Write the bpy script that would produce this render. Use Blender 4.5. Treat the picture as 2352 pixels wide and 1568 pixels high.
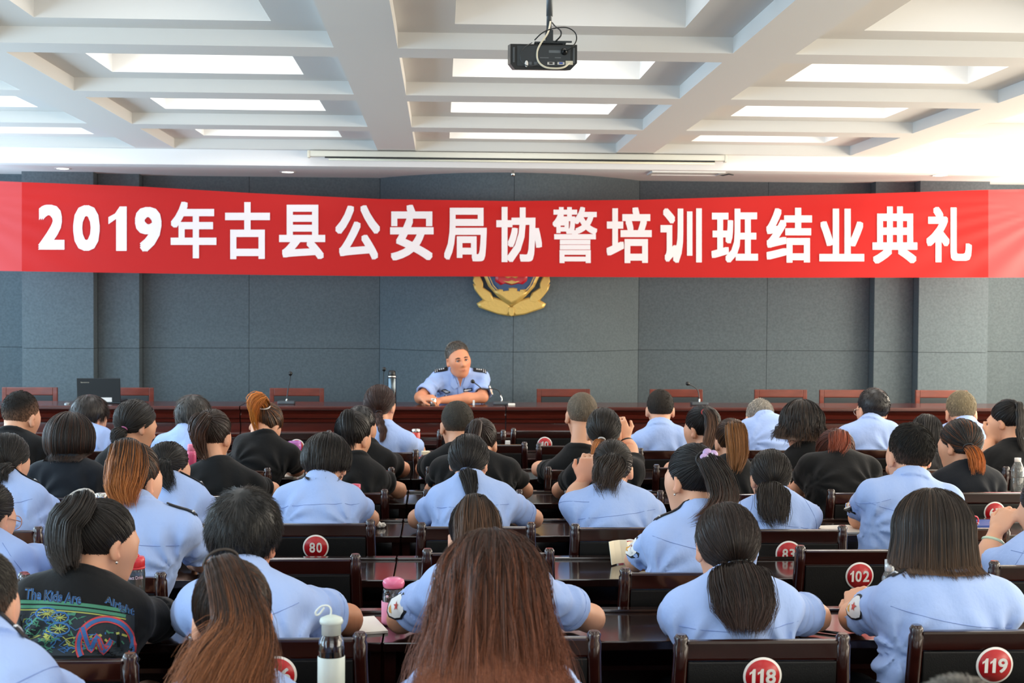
import bpy, bmesh, math, random
import numpy as np
from mathutils import Vector, Matrix, Euler
from mathutils.bvhtree import BVHTree

random.seed(7)
for o in list(bpy.data.objects):
    bpy.data.objects.remove(o, do_unlink=True)
SC = bpy.context.scene
COL = SC.collection
PI = math.pi

# ------------------------------------------------------------------ camera
F = 3266.7
CAM_POS = np.array([0.0, 0.0, 1.74])
YAW, PITCH, ROLL = math.radians(2.833), math.radians(1.615), math.radians(0.36)
cam_d = bpy.data.cameras.new('camera')
cam = bpy.data.objects.new('camera', cam_d)
COL.objects.link(cam)
cam_d.sensor_width = 36.0
cam_d.lens = 50.0
cam_d.clip_start = 0.05
cam_d.dof.use_dof = True
cam_d.dof.focus_distance = 5.6
cam_d.dof.aperture_fstop = 7.0
CR = Matrix.Rotation(-YAW, 3, 'Z') @ Matrix.Rotation(PI / 2 - PITCH, 3, 'X') @ Matrix.Rotation(ROLL, 3, 'Z')
cam.matrix_world = Matrix.Translation(Vector(CAM_POS)) @ CR.to_4x4()
SC.camera = cam
CRn = np.array(CR)

# ------------------------------------------------------------------ view, world, lights
SC.view_settings.view_transform = 'Standard'
SC.view_settings.look = 'None'
SC.view_settings.gamma = 1.0
SC.view_settings.use_curve_mapping = False
SC.view_settings.exposure = -0.14
wd = bpy.data.worlds.new('world')
SC.world = wd
wd.use_nodes = True
wd.node_tree.nodes['Background'].inputs[0].default_value = (0.80, 0.90, 1.0, 1)
wd.node_tree.nodes['Background'].inputs[1].default_value = 1.0
SC.cycles.max_bounces = 7
SC.cycles.diffuse_bounces = 4
SC.cycles.glossy_bounces = 3
SC.cycles.transmission_bounces = 6
SC.cycles.transparent_max_bounces = 6
SC.cycles.caustics_reflective = False
SC.cycles.caustics_refractive = False
SC.cycles.sample_clamp_indirect = 6.0
SC.cycles.use_denoising = True
if hasattr(SC.cycles, 'debug_use_compact_bvh'):
    SC.cycles.debug_use_compact_bvh = True


def area(name, loc, rot, sx, sy, power, color):
    d = bpy.data.lights.new(name, 'AREA')
    d.shape = 'RECTANGLE'
    d.size, d.size_y, d.energy, d.color = sx, sy, power, color
    o = bpy.data.objects.new(name, d)
    o.location, o.rotation_euler = loc, rot
    COL.objects.link(o)
    return o


WL, WR, WB, WF = -4.7, 5.9, -3.0, 12.85          # left, right, back, front wall
BEAM_Z, LEDGE_Z, TOP_Z = 2.966, 3.045, 3.30      # ceiling levels
COL_X0, COL_P, COFF_W = -0.22, 1.955, 1.645      # coffer columns
ROW_Y0, ROW_P, COFF_D = 10.39, 1.575, 1.31       # coffer rows (from the far end towards the camera)
W_PANEL, W_WIN_L, W_WIN_R, W_BACK = 9.5, 98.0, 112.0, 82.0
for ci in range(-2, 3):
    for ri in range(0, 8):
        cx = COL_X0 + ci * COL_P + COFF_W / 2
        cy = ROW_Y0 - ri * ROW_P + COFF_D / 2
        area('coffer_lamp', (cx, cy, TOP_Z - 0.03), (0, 0, 0), 0.75, 0.45, W_PANEL * (1.0, 1.6, 1.2, 0.3, 0.6, 0.8, 0.8, 0.8)[ri], (1.0, 0.98, 0.95))
WIN_Y = [(-1.8, 0.4), (1.4, 3.6), (4.6, 6.8), (7.4, 9.6), (10.2, 12.1)]  # the foremost unseen opening is added on each side to brighten the soffit
for a, b in WIN_Y:
    k = (0.8, 1.7) if a > 10 else (1.0, 1.0)
    area('window_daylight_left', (WL + 0.02, (a + b) / 2, 1.75), (0, -PI / 2, 0), 1.7, b - a, W_WIN_L * k[0], (0.54, 0.79, 1.0))
    area('window_daylight_right', (WR - 0.02, (a + b) / 2, 1.75), (0, PI / 2, 0), 1.7, b - a, W_WIN_R * k[1], (1.0, 0.88, 0.70))
area('window_daylight_rear', (0.6, WB + 0.02, 1.9), (PI / 2, 0, 0), 5.0, 1.6, W_BACK, (0.86, 0.93, 1.0))

# ------------------------------------------------------------------ helpers


def at(px, py, Y):
    d = CRn @ np.array([(px - 1176) / F, (784 - py) / F, -1.0])
    return CAM_POS + d * ((Y - CAM_POS[1]) / d[1])


def V(*a):
    return np.array(a, dtype=float)


def unit(v):
    v = np.asarray(v, float)
    return v / max(np.linalg.norm(v), 1e-9)


def lin(h):
    if isinstance(h, str):
        c = [int(h[i:i + 2], 16) / 255 for i in (0, 2, 4)]
    else:
        c = [x / 255 for x in h]
    return tuple(x / 12.92 if x <= 0.04045 else ((x + 0.055) / 1.055) ** 2.4 for x in c)


MATS = {}


def mat(name, col, rough=0.5, spec=0.5, metal=0.0, bump=0.0, bscale=60.0, var=0.0, vscale=8.0, stretch=None,
        coat=0.0, trans=0.0, emit=None, emit_s=0.0, sheen=0.0, alpha=1.0, detail=3.0, sss=0.0):
    if name in MATS:
        return MATS[name]
    m = bpy.data.materials.new(name)
    m.use_nodes = True
    nt = m.node_tree
    b = nt.nodes['Principled BSDF']
    c = lin(col)
    b.inputs['Base Color'].default_value = (*c, 1)
    b.inputs['Roughness'].default_value = rough
    b.inputs['Specular IOR Level'].default_value = spec
    b.inputs['Metallic'].default_value = metal
    b.inputs['Coat Weight'].default_value = coat
    b.inputs['Coat Roughness'].default_value = 0.08
    b.inputs['Transmission Weight'].default_value = trans
    b.inputs['Sheen Weight'].default_value = sheen
    b.inputs['Alpha'].default_value = alpha
    if sss:
        b.inputs['Subsurface Weight'].default_value = sss
        b.inputs['Subsurface Radius'].default_value = (0.02, 0.008, 0.004)
    if emit:
        b.inputs['Emission Color'].default_value = (*lin(emit), 1)
        b.inputs['Emission Strength'].default_value = emit_s
    if var or bump:
        tc = nt.nodes.new('ShaderNodeTexCoord')
        mp = nt.nodes.new('ShaderNodeMapping')
        if stretch:
            mp.inputs['Scale'].default_value = stretch
        nt.links.new(tc.outputs['Object'], mp.inputs['Vector'])
    if var:
        n = nt.nodes.new('ShaderNodeTexNoise')
        n.inputs['Scale'].default_value = vscale
        n.inputs['Detail'].default_value = detail
        nt.links.new(mp.outputs['Vector'], n.inputs['Vector'])
        r = nt.nodes.new('ShaderNodeValToRGB')
        r.color_ramp.elements[0].position, r.color_ramp.elements[1].position = 0.3, 0.7
        r.color_ramp.elements[0].color = (*[x * (1 - var) for x in c], 1)
        r.color_ramp.elements[1].color = (*[min(1, x * (1 + var)) for x in c], 1)
        nt.links.new(n.outputs['Fac'], r.inputs['Fac'])
        nt.links.new(r.outputs['Color'], b.inputs['Base Color'])
    if bump:
        n2 = nt.nodes.new('ShaderNodeTexNoise')
        n2.inputs['Scale'].default_value = bscale
        n2.inputs['Detail'].default_value = 4
        nt.links.new(mp.outputs['Vector'], n2.inputs['Vector'])
        bp = nt.nodes.new('ShaderNodeBump')
        bp.inputs['Strength'].default_value = bump
        bp.inputs['Distance'].default_value = 0.01
        nt.links.new(n2.outputs['Fac'], bp.inputs['Height'])
        nt.links.new(bp.outputs['Normal'], b.inputs['Normal'])
    MATS[name] = m
    return m


def attr_mat(name, rough, spec, attr='albedo', noise=0.0, sheen=0.0):
    """a material whose own colour is carried per vertex (dyed hair, skin that shows through cropped hair)"""
    m = bpy.data.materials.new(name)
    m.use_nodes = True
    nt = m.node_tree
    b = nt.nodes['Principled BSDF']
    a = nt.nodes.new('ShaderNodeAttribute')
    a.attribute_name = attr
    nt.links.new(a.outputs['Color'], b.inputs['Base Color'])
    b.inputs['Roughness'].default_value = rough
    b.inputs['Specular IOR Level'].default_value = spec
    b.inputs['Sheen Weight'].default_value = sheen
    MATS[name] = m
    return m


def tag(o, label=None, cat=None, group=None, kind=None):
    if label:
        o['label'] = label
    if cat:
        o['category'] = cat
    if group:
        o['group'] = group
    if kind:
        o['kind'] = kind
    return o


def empty(name, loc, rz=0.0, label=None, cat=None, group=None):
    o = bpy.data.objects.new(name, None)
    o.empty_display_size = 0.1
    o.location = Vector(loc)
    o.rotation_euler = (0, 0, rz)
    COL.objects.link(o)
    return tag(o, label, cat, group)


def link(name, me, m, parent=None, smooth=None, loc=None):
    if m is not None and len(me.materials) == 0:
        me.materials.append(m)
    o = bpy.data.objects.new(name, me)
    COL.objects.link(o)
    if parent is not None:
        o.parent = parent
    if loc is not None:
        o.location = Vector(loc)
    return o


def np_mesh(name, verts, quads, tris=None, smooth=True, colors=None):
    me = bpy.data.meshes.new(name)
    verts = np.asarray(verts, np.float32)
    nq = 0 if quads is None else len(quads)
    ntri = 0 if tris is None else len(tris)
    me.vertices.add(len(verts))
    me.vertices.foreach_set('co', verts.ravel())
    loops = []
    if nq:
        loops.append(np.asarray(quads, np.int32).ravel())
    if ntri:
        loops.append(np.asarray(tris, np.int32).ravel())
    lp = np.concatenate(loops) if loops else np.zeros(0, np.int32)
    me.loops.add(len(lp))
    me.loops.foreach_set('vertex_index', lp)
    me.polygons.add(nq + ntri)
    st = np.concatenate([np.arange(nq) * 4, nq * 4 + np.arange(ntri) * 3]).astype(np.int32)
    me.polygons.foreach_set('loop_start', st)
    me.polygons.foreach_set('use_smooth', np.full(nq + ntri, smooth, bool))
    me.update(calc_edges=True)
    me.validate()
    if colors is not None:
        ca = me.color_attributes.new('albedo', 'FLOAT_COLOR', 'POINT')
        c4 = np.ones((len(verts), 4), np.float32)
        c4[:, :3] = colors
        ca.data.foreach_set('color', c4.ravel())
    return me


class MB:
    """collects shapes into one mesh"""

    def __init__(self):
        self.bm = bmesh.new()

    def box(self, c, s, rot=None, bevel=0.0, seg=2):
        r = bmesh.ops.create_cube(self.bm, size=1.0)
        vs = r['verts']
        for v in vs:
            v.co = Vector((v.co.x * s[0], v.co.y * s[1], v.co.z * s[2]))
        if bevel > 0:
            es = list({e for v in vs for e in v.link_edges})
            rb = bmesh.ops.bevel(self.bm, geom=es, offset=bevel, segments=seg, affect='EDGES', profile=0.7)
            vs = list({v for f in rb['faces'] for v in f.verts} | {v for v in vs if v.is_valid})
            vs = self._island(vs)
        M = Matrix.Translation(Vector(c))
        if rot is not None:
            M = M @ (rot.to_4x4() if not isinstance(rot, Euler) else rot.to_matrix().to_4x4())
        for v in vs:
            v.co = M @ v.co
        return self

    def _island(self, vs):
        seen, st = set(vs), list(vs)
        while st:
            v = st.pop()
            for e in v.link_edges:
                w = e.other_vert(v)
                if w not in seen:
                    seen.add(w)
                    st.append(w)
        return list(seen)

    def tube(self, pts, r, sides=8, cap=True, closed=False):
        pts = [np.asarray(p, float) for p in pts]
        n = len(pts)
        rs = [r] * n if np.isscalar(r) else list(r)
        rings = []
        ref = V(0, 0, 1)
        for i in range(n):
            a = pts[(i - 1) % n] if (closed or i > 0) else pts[i]
            b = pts[(i + 1) % n] if (closed or i < n - 1) else pts[i]
            t = unit(b - a)
            u = ref - t * (ref @ t)
            if np.linalg.norm(u) < 1e-3:
                u = V(1, 0, 0) - t * t[0]
            u = unit(u)
            if i > 0:
                pass
            ref = u
            w = np.cross(t, u)
            rings.append([self.bm.verts.new(Vector(pts[i] + rs[i] * (math.cos(2 * PI * k / sides) * u + math.sin(2 * PI * k / sides) * w))) for k in range(sides)])
        m = n if closed else n - 1
        for i in range(m):
            A, B = rings[i], rings[(i + 1) % n]
            for k in range(sides):
                f = self.bm.faces.new((A[k], A[(k + 1) % sides], B[(k + 1) % sides], B[k]))
                f.smooth = True
        if cap and not closed:
            self.bm.faces.new(rings[0][::-1])
            self.bm.faces.new(rings[-1])
        return self

    def lathe(self, prof, c=(0, 0, 0), sides=28, rot=None, sx=1.0, sy=1.0):
        """prof: (radius, z) list from the bottom to the top"""
        rings = []
        M = Matrix.Translation(Vector(c)) @ (rot.to_4x4() if rot is not None else Matrix.Identity(4))
        for (r, z) in prof:
            if r < 1e-6:
                rings.append([self.bm.verts.new(M @ Vector((0, 0, z)))])
            else:
                rings.append([self.bm.verts.new(M @ Vector((r * sx * math.cos(2 * PI * k / sides), r * sy * math.sin(2 * PI * k / sides), z))) for k in range(sides)])
        for A, B in zip(rings[:-1], rings[1:]):
            for k in range(sides):
                q = [A[k % len(A)], A[(k + 1) % len(A)], B[(k + 1) % len(B)], B[k % len(B)]]
                q2 = []
                for v in q:
                    if v not in q2:
                        q2.append(v)
                if len(q2) > 2:
                    try:
                        f = self.bm.faces.new(q2)
                        f.smooth = True
                    except ValueError:
                        pass
        return self

    def prism(self, poly, axis_vec, smooth=False):
        """poly: 3D points of a planar outline, extruded along axis_vec"""
        a = [self.bm.verts.new(Vector(p)) for p in poly]
        b = [self.bm.verts.new(Vector(p) + Vector(axis_vec)) for p in poly]
        n = len(a)
        for i in range(n):
            f = self.bm.faces.new((a[i], a[(i + 1) % n], b[(i + 1) % n], b[i]))
            f.smooth = smooth
        self.bm.faces.new(a[::-1])
        self.bm.faces.new(b)
        return self

    def quad(self, pts, smooth=False):
        f = self.bm.faces.new([self.bm.verts.new(Vector(p)) for p in pts])
        f.smooth = smooth
        return self

    def build(self, name, m, parent=None, loc=None):
        bmesh.ops.recalc_face_normals(self.bm, faces=self.bm.faces[:])
        me = bpy.data.meshes.new(name)
        self.bm.to_mesh(me)
        self.bm.free()
        return link(name, me, m, parent, loc=loc)


def text_mesh(body, bold=0.0, extrude=0.0, r=0.0):
    """outline of characters as verts/faces with the bounding box scaled to 0..1 in x and z (y = depth)"""
    c = bpy.data.curves.new('lettering', 'FONT')
    c.body = body
    c.size = 1.0
    c.offset = bold
    c.extrude = extrude
    c.resolution_u = 3
    o = bpy.data.objects.new('lettering', c)
    COL.objects.link(o)
    dg = bpy.context.evaluated_depsgraph_get()
    me = bpy.data.meshes.new_from_object(o.evaluated_get(dg))
    v = np.zeros(len(me.vertices) * 3, np.float32)
    me.vertices.foreach_get('co', v)
    v = v.reshape(-1, 3)
    faces = [tuple(p.vertices) for p in me.polygons]
    bpy.data.objects.remove(o, do_unlink=True)
    bpy.data.curves.remove(c)
    bpy.data.meshes.remove(me)
    if r:                      # heavier strokes: the outline swept over a small square
        n = len(v)
        sh = [(i * r, j * r) for i in (-1, 0, 1) for j in (-1, 0, 1)]
        v = np.concatenate([v + np.array([a, b_, -0.0002 * k], np.float32) for k, (a, b_) in enumerate(sh)])
        faces = [tuple(i + n * k for i in f) for k in range(len(sh)) for f in faces]
    lo, hi = v.min(0), v.max(0)
    w, h = hi[0] - lo[0], hi[1] - lo[1]
    v = (v - np.array([lo[0], lo[1], 0])) / np.array([max(w, 1e-6), max(h, 1e-6), 1.0])
    return v, faces, w / h


ONE = np.array([(0.0, 0.76), (0.0, 0.60), (0.42, 0.72), (0.42, 0.0), (1.0, 0.0), (1.0, 1.0), (0.62, 1.0), (0.36, 0.84)])


def number_mesh(txt, r):
    """numerals set side by side, the one without a foot; box 0..1"""
    vs, fs, x, n = [], [], 0.0, 0
    for ch in txt:
        if ch == '1':
            v, f, w = np.concatenate([ONE, np.zeros((8, 1))], 1), [tuple(range(8))], 0.36
        else:
            v, f, _ = text_mesh(ch, 0.0, 0.0, r)
            w = 0.60
        vs.append(v * np.array([w, 1, 1]) + np.array([x, 0, 0]))
        fs += [tuple(i + n for i in q) for q in f]
        n += len(v)
        x += w + 0.13
    v = np.concatenate(vs)
    return v / np.array([x - 0.13, 1, 1]), fs, x - 0.13


def letters(name, body, c, w, h, m, parent=None, bold=0.0, r=0.0, right=(1, 0, 0), up=(0, 0, 1), squeeze=None):
    """flat lettering centred on c in the plane right/up"""
    v, faces, asp = number_mesh(body, r) if body.isdigit() else text_mesh(body, bold, 0.0, r)
    if w is None:
        w = h * asp * (squeeze or 1.0)
    right, up, c = np.asarray(right, float), np.asarray(up, float), np.asarray(c, float)
    P = c + (v[:, :1] - 0.5) * w * right + (v[:, 1:2] - 0.5) * h * up - v[:, 2:3] * 0.5 * np.cross(right, up)
    me = bpy.data.meshes.new(name)
    me.from_pydata([tuple(p) for p in P], [], faces)
    return link(name, me, m, parent)


# ------------------------------------------------------------------ materials
def cloth_mat(name, col, through):
    """thin banner cloth that lets part of the light through"""
    m = bpy.data.materials.new(name)
    m.use_nodes = True
    nt = m.node_tree
    b = nt.nodes['Principled BSDF']
    b.inputs['Base Color'].default_value = (*lin(col), 1)
    b.inputs['Roughness'].default_value = 0.55
    b.inputs['Specular IOR Level'].default_value = 0.3
    t = nt.nodes.new('ShaderNodeBsdfTranslucent')
    t.inputs['Color'].default_value = (*[min(1, x * 1.3) for x in lin(col)], 1)
    n = nt.nodes.new('ShaderNodeTexNoise')
    n.inputs['Scale'].default_value = 500
    tc = nt.nodes.new('ShaderNodeTexCoord')
    nt.links.new(tc.outputs['Object'], n.inputs['Vector'])
    bp = nt.nodes.new('ShaderNodeBump')
    bp.inputs['Strength'].default_value = 0.08
    nt.links.new(n.outputs['Fac'], bp.inputs['Height'])
    nt.links.new(bp.outputs['Normal'], b.inputs['Normal'])
    mx = nt.nodes.new('ShaderNodeMixShader')
    mx.inputs[0].default_value = through
    nt.links.new(b.outputs[0], mx.inputs[1])
    nt.links.new(t.outputs[0], mx.inputs[2])
    nt.links.new(mx.outputs[0], nt.nodes['Material Output'].inputs['Surface'])
    MATS[name] = m
    return m


M_WHITE = mat('ceiling_paint', 'DBDAD7', 0.75, 0.3)
M_WHITE_LIT = mat('ceiling_paint_lit', 'F3F0F0', 0.7, 0.3)  # the ceiling's own white, made paler to stand in for light on the soffit
M_WALLP = mat('wall_paint', 'DCDAD2', 0.8, 0.3)
M_FELT = mat('grey_felt', '5C676D', 0.95, 0.15, bump=0.25, bscale=260, var=0.13, vscale=55, detail=8)
M_FELT2 = mat('felt_gap', '2A2E30', 0.95, 0.1)
M_FLOOR = mat('floor_tile', 'B9B2A4', 0.25, 0.5, var=0.08, vscale=4)
M_WOOD = mat('dark_lacquered_wood', '230B08', 0.20, 0.5, var=0.35, vscale=5, stretch=(0.6, 4, 4), coat=0.5)
M_WOODT = mat('table_lacquer', '1C0D0A', 0.16, 0.5, var=0.3, vscale=5, stretch=(0.5, 6, 6), coat=0.6)
M_DESK = mat('dais_mahogany', '47170F', 0.26, 0.5, var=0.3, vscale=5, stretch=(0.5, 5, 5), coat=0.4)
M_DCHAIR = mat('reddish_chair_wood', '6E2E20', 0.35, 0.5, var=0.25, vscale=6, stretch=(1, 1, 4), coat=0.2)
M_PAD = mat('chair_pad_black', '08090A', 0.45, 0.4, bump=0.1, bscale=300)
M_PADG = mat('chair_pad_grey', '34393C', 0.6, 0.3)
M_RED = mat('badge_red', 'B4141E', 0.35, 0.5)
M_BWHITE = mat('badge_white', 'E8E6E2', 0.4, 0.5)
M_BANNER = cloth_mat('banner_red', 'D0201E', 0.30)
M_BANNER2 = cloth_mat('banner_end_red', 'E05052', 0.34)
M_BTEXT = mat('banner_lettering', 'E8DEE0', 0.6, 0.3)
M_BLACKP = mat('black_plastic', '101314', 0.35, 0.5)
M_DGREY = mat('dark_grey_plastic', '2A3034', 0.4, 0.5)
M_GREY = mat('grey_metal', '5B6166', 0.4, 0.5, metal=0.6)
M_STEEL = mat('brushed_steel', 'C8C8C4', 0.22, 0.5, metal=1.0)
M_IVORY = mat('ivory_cable', 'CFC9B4', 0.5, 0.4)
M_GOLD = mat('emblem_gold', 'D2B062', 0.42, 0.5, metal=0.35, bump=0.3, bscale=40)
M_EBLUE = mat('emblem_blue', '1E4470', 0.3, 0.5)
M_ERED = mat('emblem_red', 'C41C2C', 0.3, 0.5)
M_GLASS = mat('clear_glass', 'F4F8F8', 0.03, 0.5, trans=1.0)
M_PAPER = mat('paper', 'F0EDE4', 0.7, 0.3)
M_SKIN = attr_mat('skin', 0.5, 0.4)
M_HAIR = attr_mat('hair', 0.42, 0.45)
M_CROP = attr_mat('cropped_hair', 0.75, 0.2)
M_BLUE = mat('uniform_blue_cotton', 'A2BBEC', 0.8, 0.2, bump=0.8, bscale=16, stretch=(1, 1, 0.6), sheen=0.15)
M_BLACK = mat('black_cotton', '0D0E10', 0.85, 0.2, bump=0.5, bscale=12, stretch=(1, 1, 0.55), sheen=0.1)
M_NAVY = mat('navy_cotton', '10151D', 0.85, 0.2, bump=0.5, bscale=12, stretch=(1, 1, 0.55), sheen=0.1)
M_THREAD = mat('uniform_seam', '869DD2', 0.85, 0.2)
M_TROU = mat('dark_trousers', '14171E', 0.85, 0.2)
M_EPAU = mat('epaulette_black', '0B0D14', 0.5, 0.4)
M_SILVER = mat('silver_mark', 'DADDE0', 0.3, 0.5, metal=0.3)

# ================================================================== the room
def structure(o):
    o['kind'] = 'structure'
    return o


def build_ceiling():
    b = MB()
    q = lambda *p: b.quad(p)
    x_lo, x_hi, y_lo, y_hi = WL - 0.1, WR + 0.1, WB - 0.1, 11.78
    cols = [COL_X0 + i * COL_P for i in range(-2, 3)]
    rows = [ROW_Y0 - i * ROW_P for i in range(0, 8)][::-1]
    z0, z1, z2 = BEAM_Z, LEDGE_Z, TOP_Z
    # undersides of the long beams, then of the cross beams
    ex = [x_lo] + [v for c in cols for v in (c, c + COFF_W)] + [x_hi]
    for i in range(0, len(ex), 2):
        q((ex[i], y_lo, z0), (ex[i], y_hi, z0), (ex[i + 1], y_hi, z0), (ex[i + 1], y_lo, z0))
    ey = [y_lo] + [v for r in rows for v in (r, r + COFF_D)] + [y_hi]
    for c in cols:
        for i in range(0, len(ey), 2):
            q((c, ey[i], z0), (c, ey[i + 1], z0), (c + COFF_W, ey[i + 1], z0), (c + COFF_W, ey[i], z0))
    lx, ly = 0.275, 0.225

    def ring(x0, x1, y0, y1, za, zb):
        q((x0, y0, za), (x0, y1, za), (x0, y1, zb), (x0, y0, zb))
        q((x1, y0, za), (x1, y0, zb), (x1, y1, zb), (x1, y1, za))
        q((x0, y0, za), (x0, y0, zb), (x1, y0, zb), (x1, y0, za))
        q((x0, y1, za), (x1, y1, za), (x1, y1, zb), (x0, y1, zb))
    for c in cols:
        for r in rows:
            x0, x1, y0, y1 = c, c + COFF_W, r, r + COFF_D
            a0, a1, b0, b1 = x0 + lx, x1 - lx, y0 + ly, y1 - ly
            ring(x0, x1, y0, y1, z0, z1)
            q((x0, y0, z1), (x0, y1, z1), (a0, y1, z1), (a0, y0, z1))
            q((a1, y0, z1), (a1, y1, z1), (x1, y1, z1), (x1, y0, z1))
            q((a0, y0, z1), (a0, b0, z1), (a1, b0, z1), (a1, y0, z1))
            q((a0, b1, z1), (a0, y1, z1), (a1, y1, z1), (a1, b1, z1))
            ring(a0, a1, b0, b1, z1, z2)
            q((a0, b0, z2), (a0, b1, z2), (a1, b1, z2), (a1, b0, z2))
    bmesh.ops.remove_doubles(b.bm, verts=b.bm.verts[:], dist=0.0005)
    structure(b.build('ceiling', M_WHITE))
    b = MB()
    b.box(((x_lo + x_hi) / 2, (11.78 + 13.3) / 2, 2.84 + 0.25), (x_hi - x_lo, 13.3 - 11.78, 0.5))
    structure(b.build('ceiling_soffit', M_WHITE_LIT))


build_ceiling()


def front_wall():
    """felt panelled wall: two stepped pilasters on each side and a bowed middle bay"""
    X = lambda px, Y: float(at(px, 700, Y)[0])
    Yo, Yp, Ys, Yc = 12.85, 12.55, 12.70, 12.85
    zones = []            # (list of plan points)
    bow0, bow1 = X(872, Yc), X(1467, Yc)
    bow = []
    for i in range(25):
        t = i / 24
        bow.append((bow0 + (bow1 - bow0) * t, Yc - 0.68 * (1 - (2 * t - 1) ** 2)))
    xs = dict(a=WL - 0.05, b=X(50, Yp), c=X(215, Yp), d=X(320, Ys), e=X(572, Yc), f=bow0, g=bow1, h=X(1762, Yc), i=X(2008, Ys), j=X(2110, Yp), k=X(2270, Yp), l=WR + 0.05)
    zones.append([(xs['a'], Yo), (xs['b'], Yo)])
    zones.append([(xs['b'], Yp), (xs['c'], Yp)])
    zones.append([(xs['c'], Ys), (xs['d'], Ys)])
    zones.append([(xs['d'], Yc), (xs['e'], Yc)])
    zones.append([(xs['e'], Yc), (xs['f'], Yc)])
    zones.append(bow[:13])
    zones.append(bow[12:])
    zones.append([(xs['g'], Yc), (xs['h'], Yc)])
    zones.append([(xs['h'], Yc), (xs['i'], Yc)])
    zones.append([(xs['i'], Ys), (xs['j'], Ys)])
    zones.append([(xs['j'], Yp), (xs['k'], Yp)])
    zones.append([(xs['k'], Yo), (xs['l'], Yo)])
    zs = [0.0, float(at(1170, 802, Yc)[2]), 2.86]
    b = MB()
    g = 0.0018
    for z in zones:
        for k in range(2):
            pts = [list(p) for p in z]
            pts[0][0] += g
            pts[-1][0] -= g
            poly = [(p[0], p[1], zs[k] + g) for p in pts]
            back = [(p[0], p[1] + 0.34, zs[k] + g) for p in pts][::-1]
            b.prism(poly + back, (0, 0, zs[k + 1] - zs[k] - 2 * g))
    w = structure(b.build('wall_front', M_FELT))
    b = MB()
    b.box(((xs['a'] + xs['l']) / 2, 13.22, 1.43), (xs['l'] - xs['a'], 0.04, 2.86))
    structure(b.build('wall_front_backing', M_FELT2))


front_wall()


def side_wall(name, x, thick, openings):
    b = MB()
    ys = [WB - 0.1]
    for a, c in openings:
        ys += [a, c]
    ys.append(13.3)
    for i in range(0, len(ys), 2):
        b.box((x + thick / 2, (ys[i] + ys[i + 1]) / 2, 1.65), (abs(thick), ys[i + 1] - ys[i], 3.3))
    for a, c in openings:
        b.box((x + thick / 2, (a + c) / 2, 0.425), (abs(thick), c - a, 0.85))
        b.box((x + thick / 2, (a + c) / 2, 2.96), (abs(thick), c - a, 0.68))
    structure(b.build(name, M_WALLP))


side_wall('wall_left', WL, -0.2, WIN_Y)
side_wall('wall_right', WR, 0.2, WIN_Y)
b = MB()
b.box((0.6, WB - 0.1, 1.65), (WR - WL, 0.2, 3.3))
structure(b.build('wall_back', M_WALLP))
b = MB()
b.box((0.6, 5.1, -0.05), (WR - WL + 0.4, 16.6, 0.1))
structure(b.build('floor', M_FLOOR))
DAIS_Z, DAIS_Y = 0.17, 10.62
b = MB()
b.box((0.6, (DAIS_Y + 13.2) / 2, DAIS_Z / 2), (WR - WL, 13.2 - DAIS_Y, DAIS_Z))
structure(b.build('floor_dais', M_FLOOR))

# ------------------------------------------------------------------ things on the ceiling and the soffit
M_LAMP = mat('lamp_glow', 'FFFFFF', 0.5, emit='FFFAF0', emit_s=9.0)
lamp_lab = {0: 'round recessed downlight in the soffit, leftmost of the three, above the left pilaster',
            1: 'round recessed downlight in the soffit left of the projection screen end',
            2: 'round recessed downlight in the soffit above the right pilaster'}
for i, (px, py) in enumerate([(144, 386.5), (661, 394.5), (2157, 402.5)]):
    k = (2.84 - 1.74) / (at(px, py, 12.0)[2] - 1.74)
    Y = 12.0 * k
    p = at(px, py, Y)
    e = empty('downlight', (p[0], p[1], 2.84), 0, lamp_lab[i], 'ceiling light', 'downlights in the soffit')
    b = MB()
    b.lathe([(0.050, -0.004), (0.066, -0.006), (0.072, 0.0)], sides=32)
    b.build('trim_ring', M_BWHITE, e)
    b = MB()
    b.lathe([(0.0, -0.003), (0.052, -0.003), (0.052, 0.0)], sides=32)
    b.build('lamp_lens', M_LAMP, e)

# projection screen case under the beam end
p0, p1 = at(707, 358, 11.70), at(1668, 366, 11.70)
e = empty('projection_screen', ((p0[0] + p1[0]) / 2, 11.70, 2.92), 0, 'long white rolled-up projection screen case fixed along the soffit front', 'projection screen')
L = p1[0] - p0[0]
b = MB()
b.box((0, 0, 0.012), (L - 0.03, 0.075, 0.048), bevel=0.012)
b.build('case', mat('screen_case', 'D9D8CC', 0.4), e)
b = MB()
b.box((0.02, -0.03, -0.018), (L * 0.93, 0.012, 0.012))
b.build('slot', M_BLACKP, e)
b = MB()
b.tube([(-L * 0.45, -0.028, -0.034), (L * 0.47, -0.028, -0.034)], 0.009, 10)
b.build('bottom_bar', mat('screen_bar', 'D9D4BE', 0.4), e)
for s in (-1, 1):
    b = MB()
    b.box((s * (L / 2 - 0.008), 0, 0.008), (0.02, 0.085, 0.058), bevel=0.006)
    b.build('end_cap', mat('screen_cap', 'D6D3C4', 0.4), e)

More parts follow.
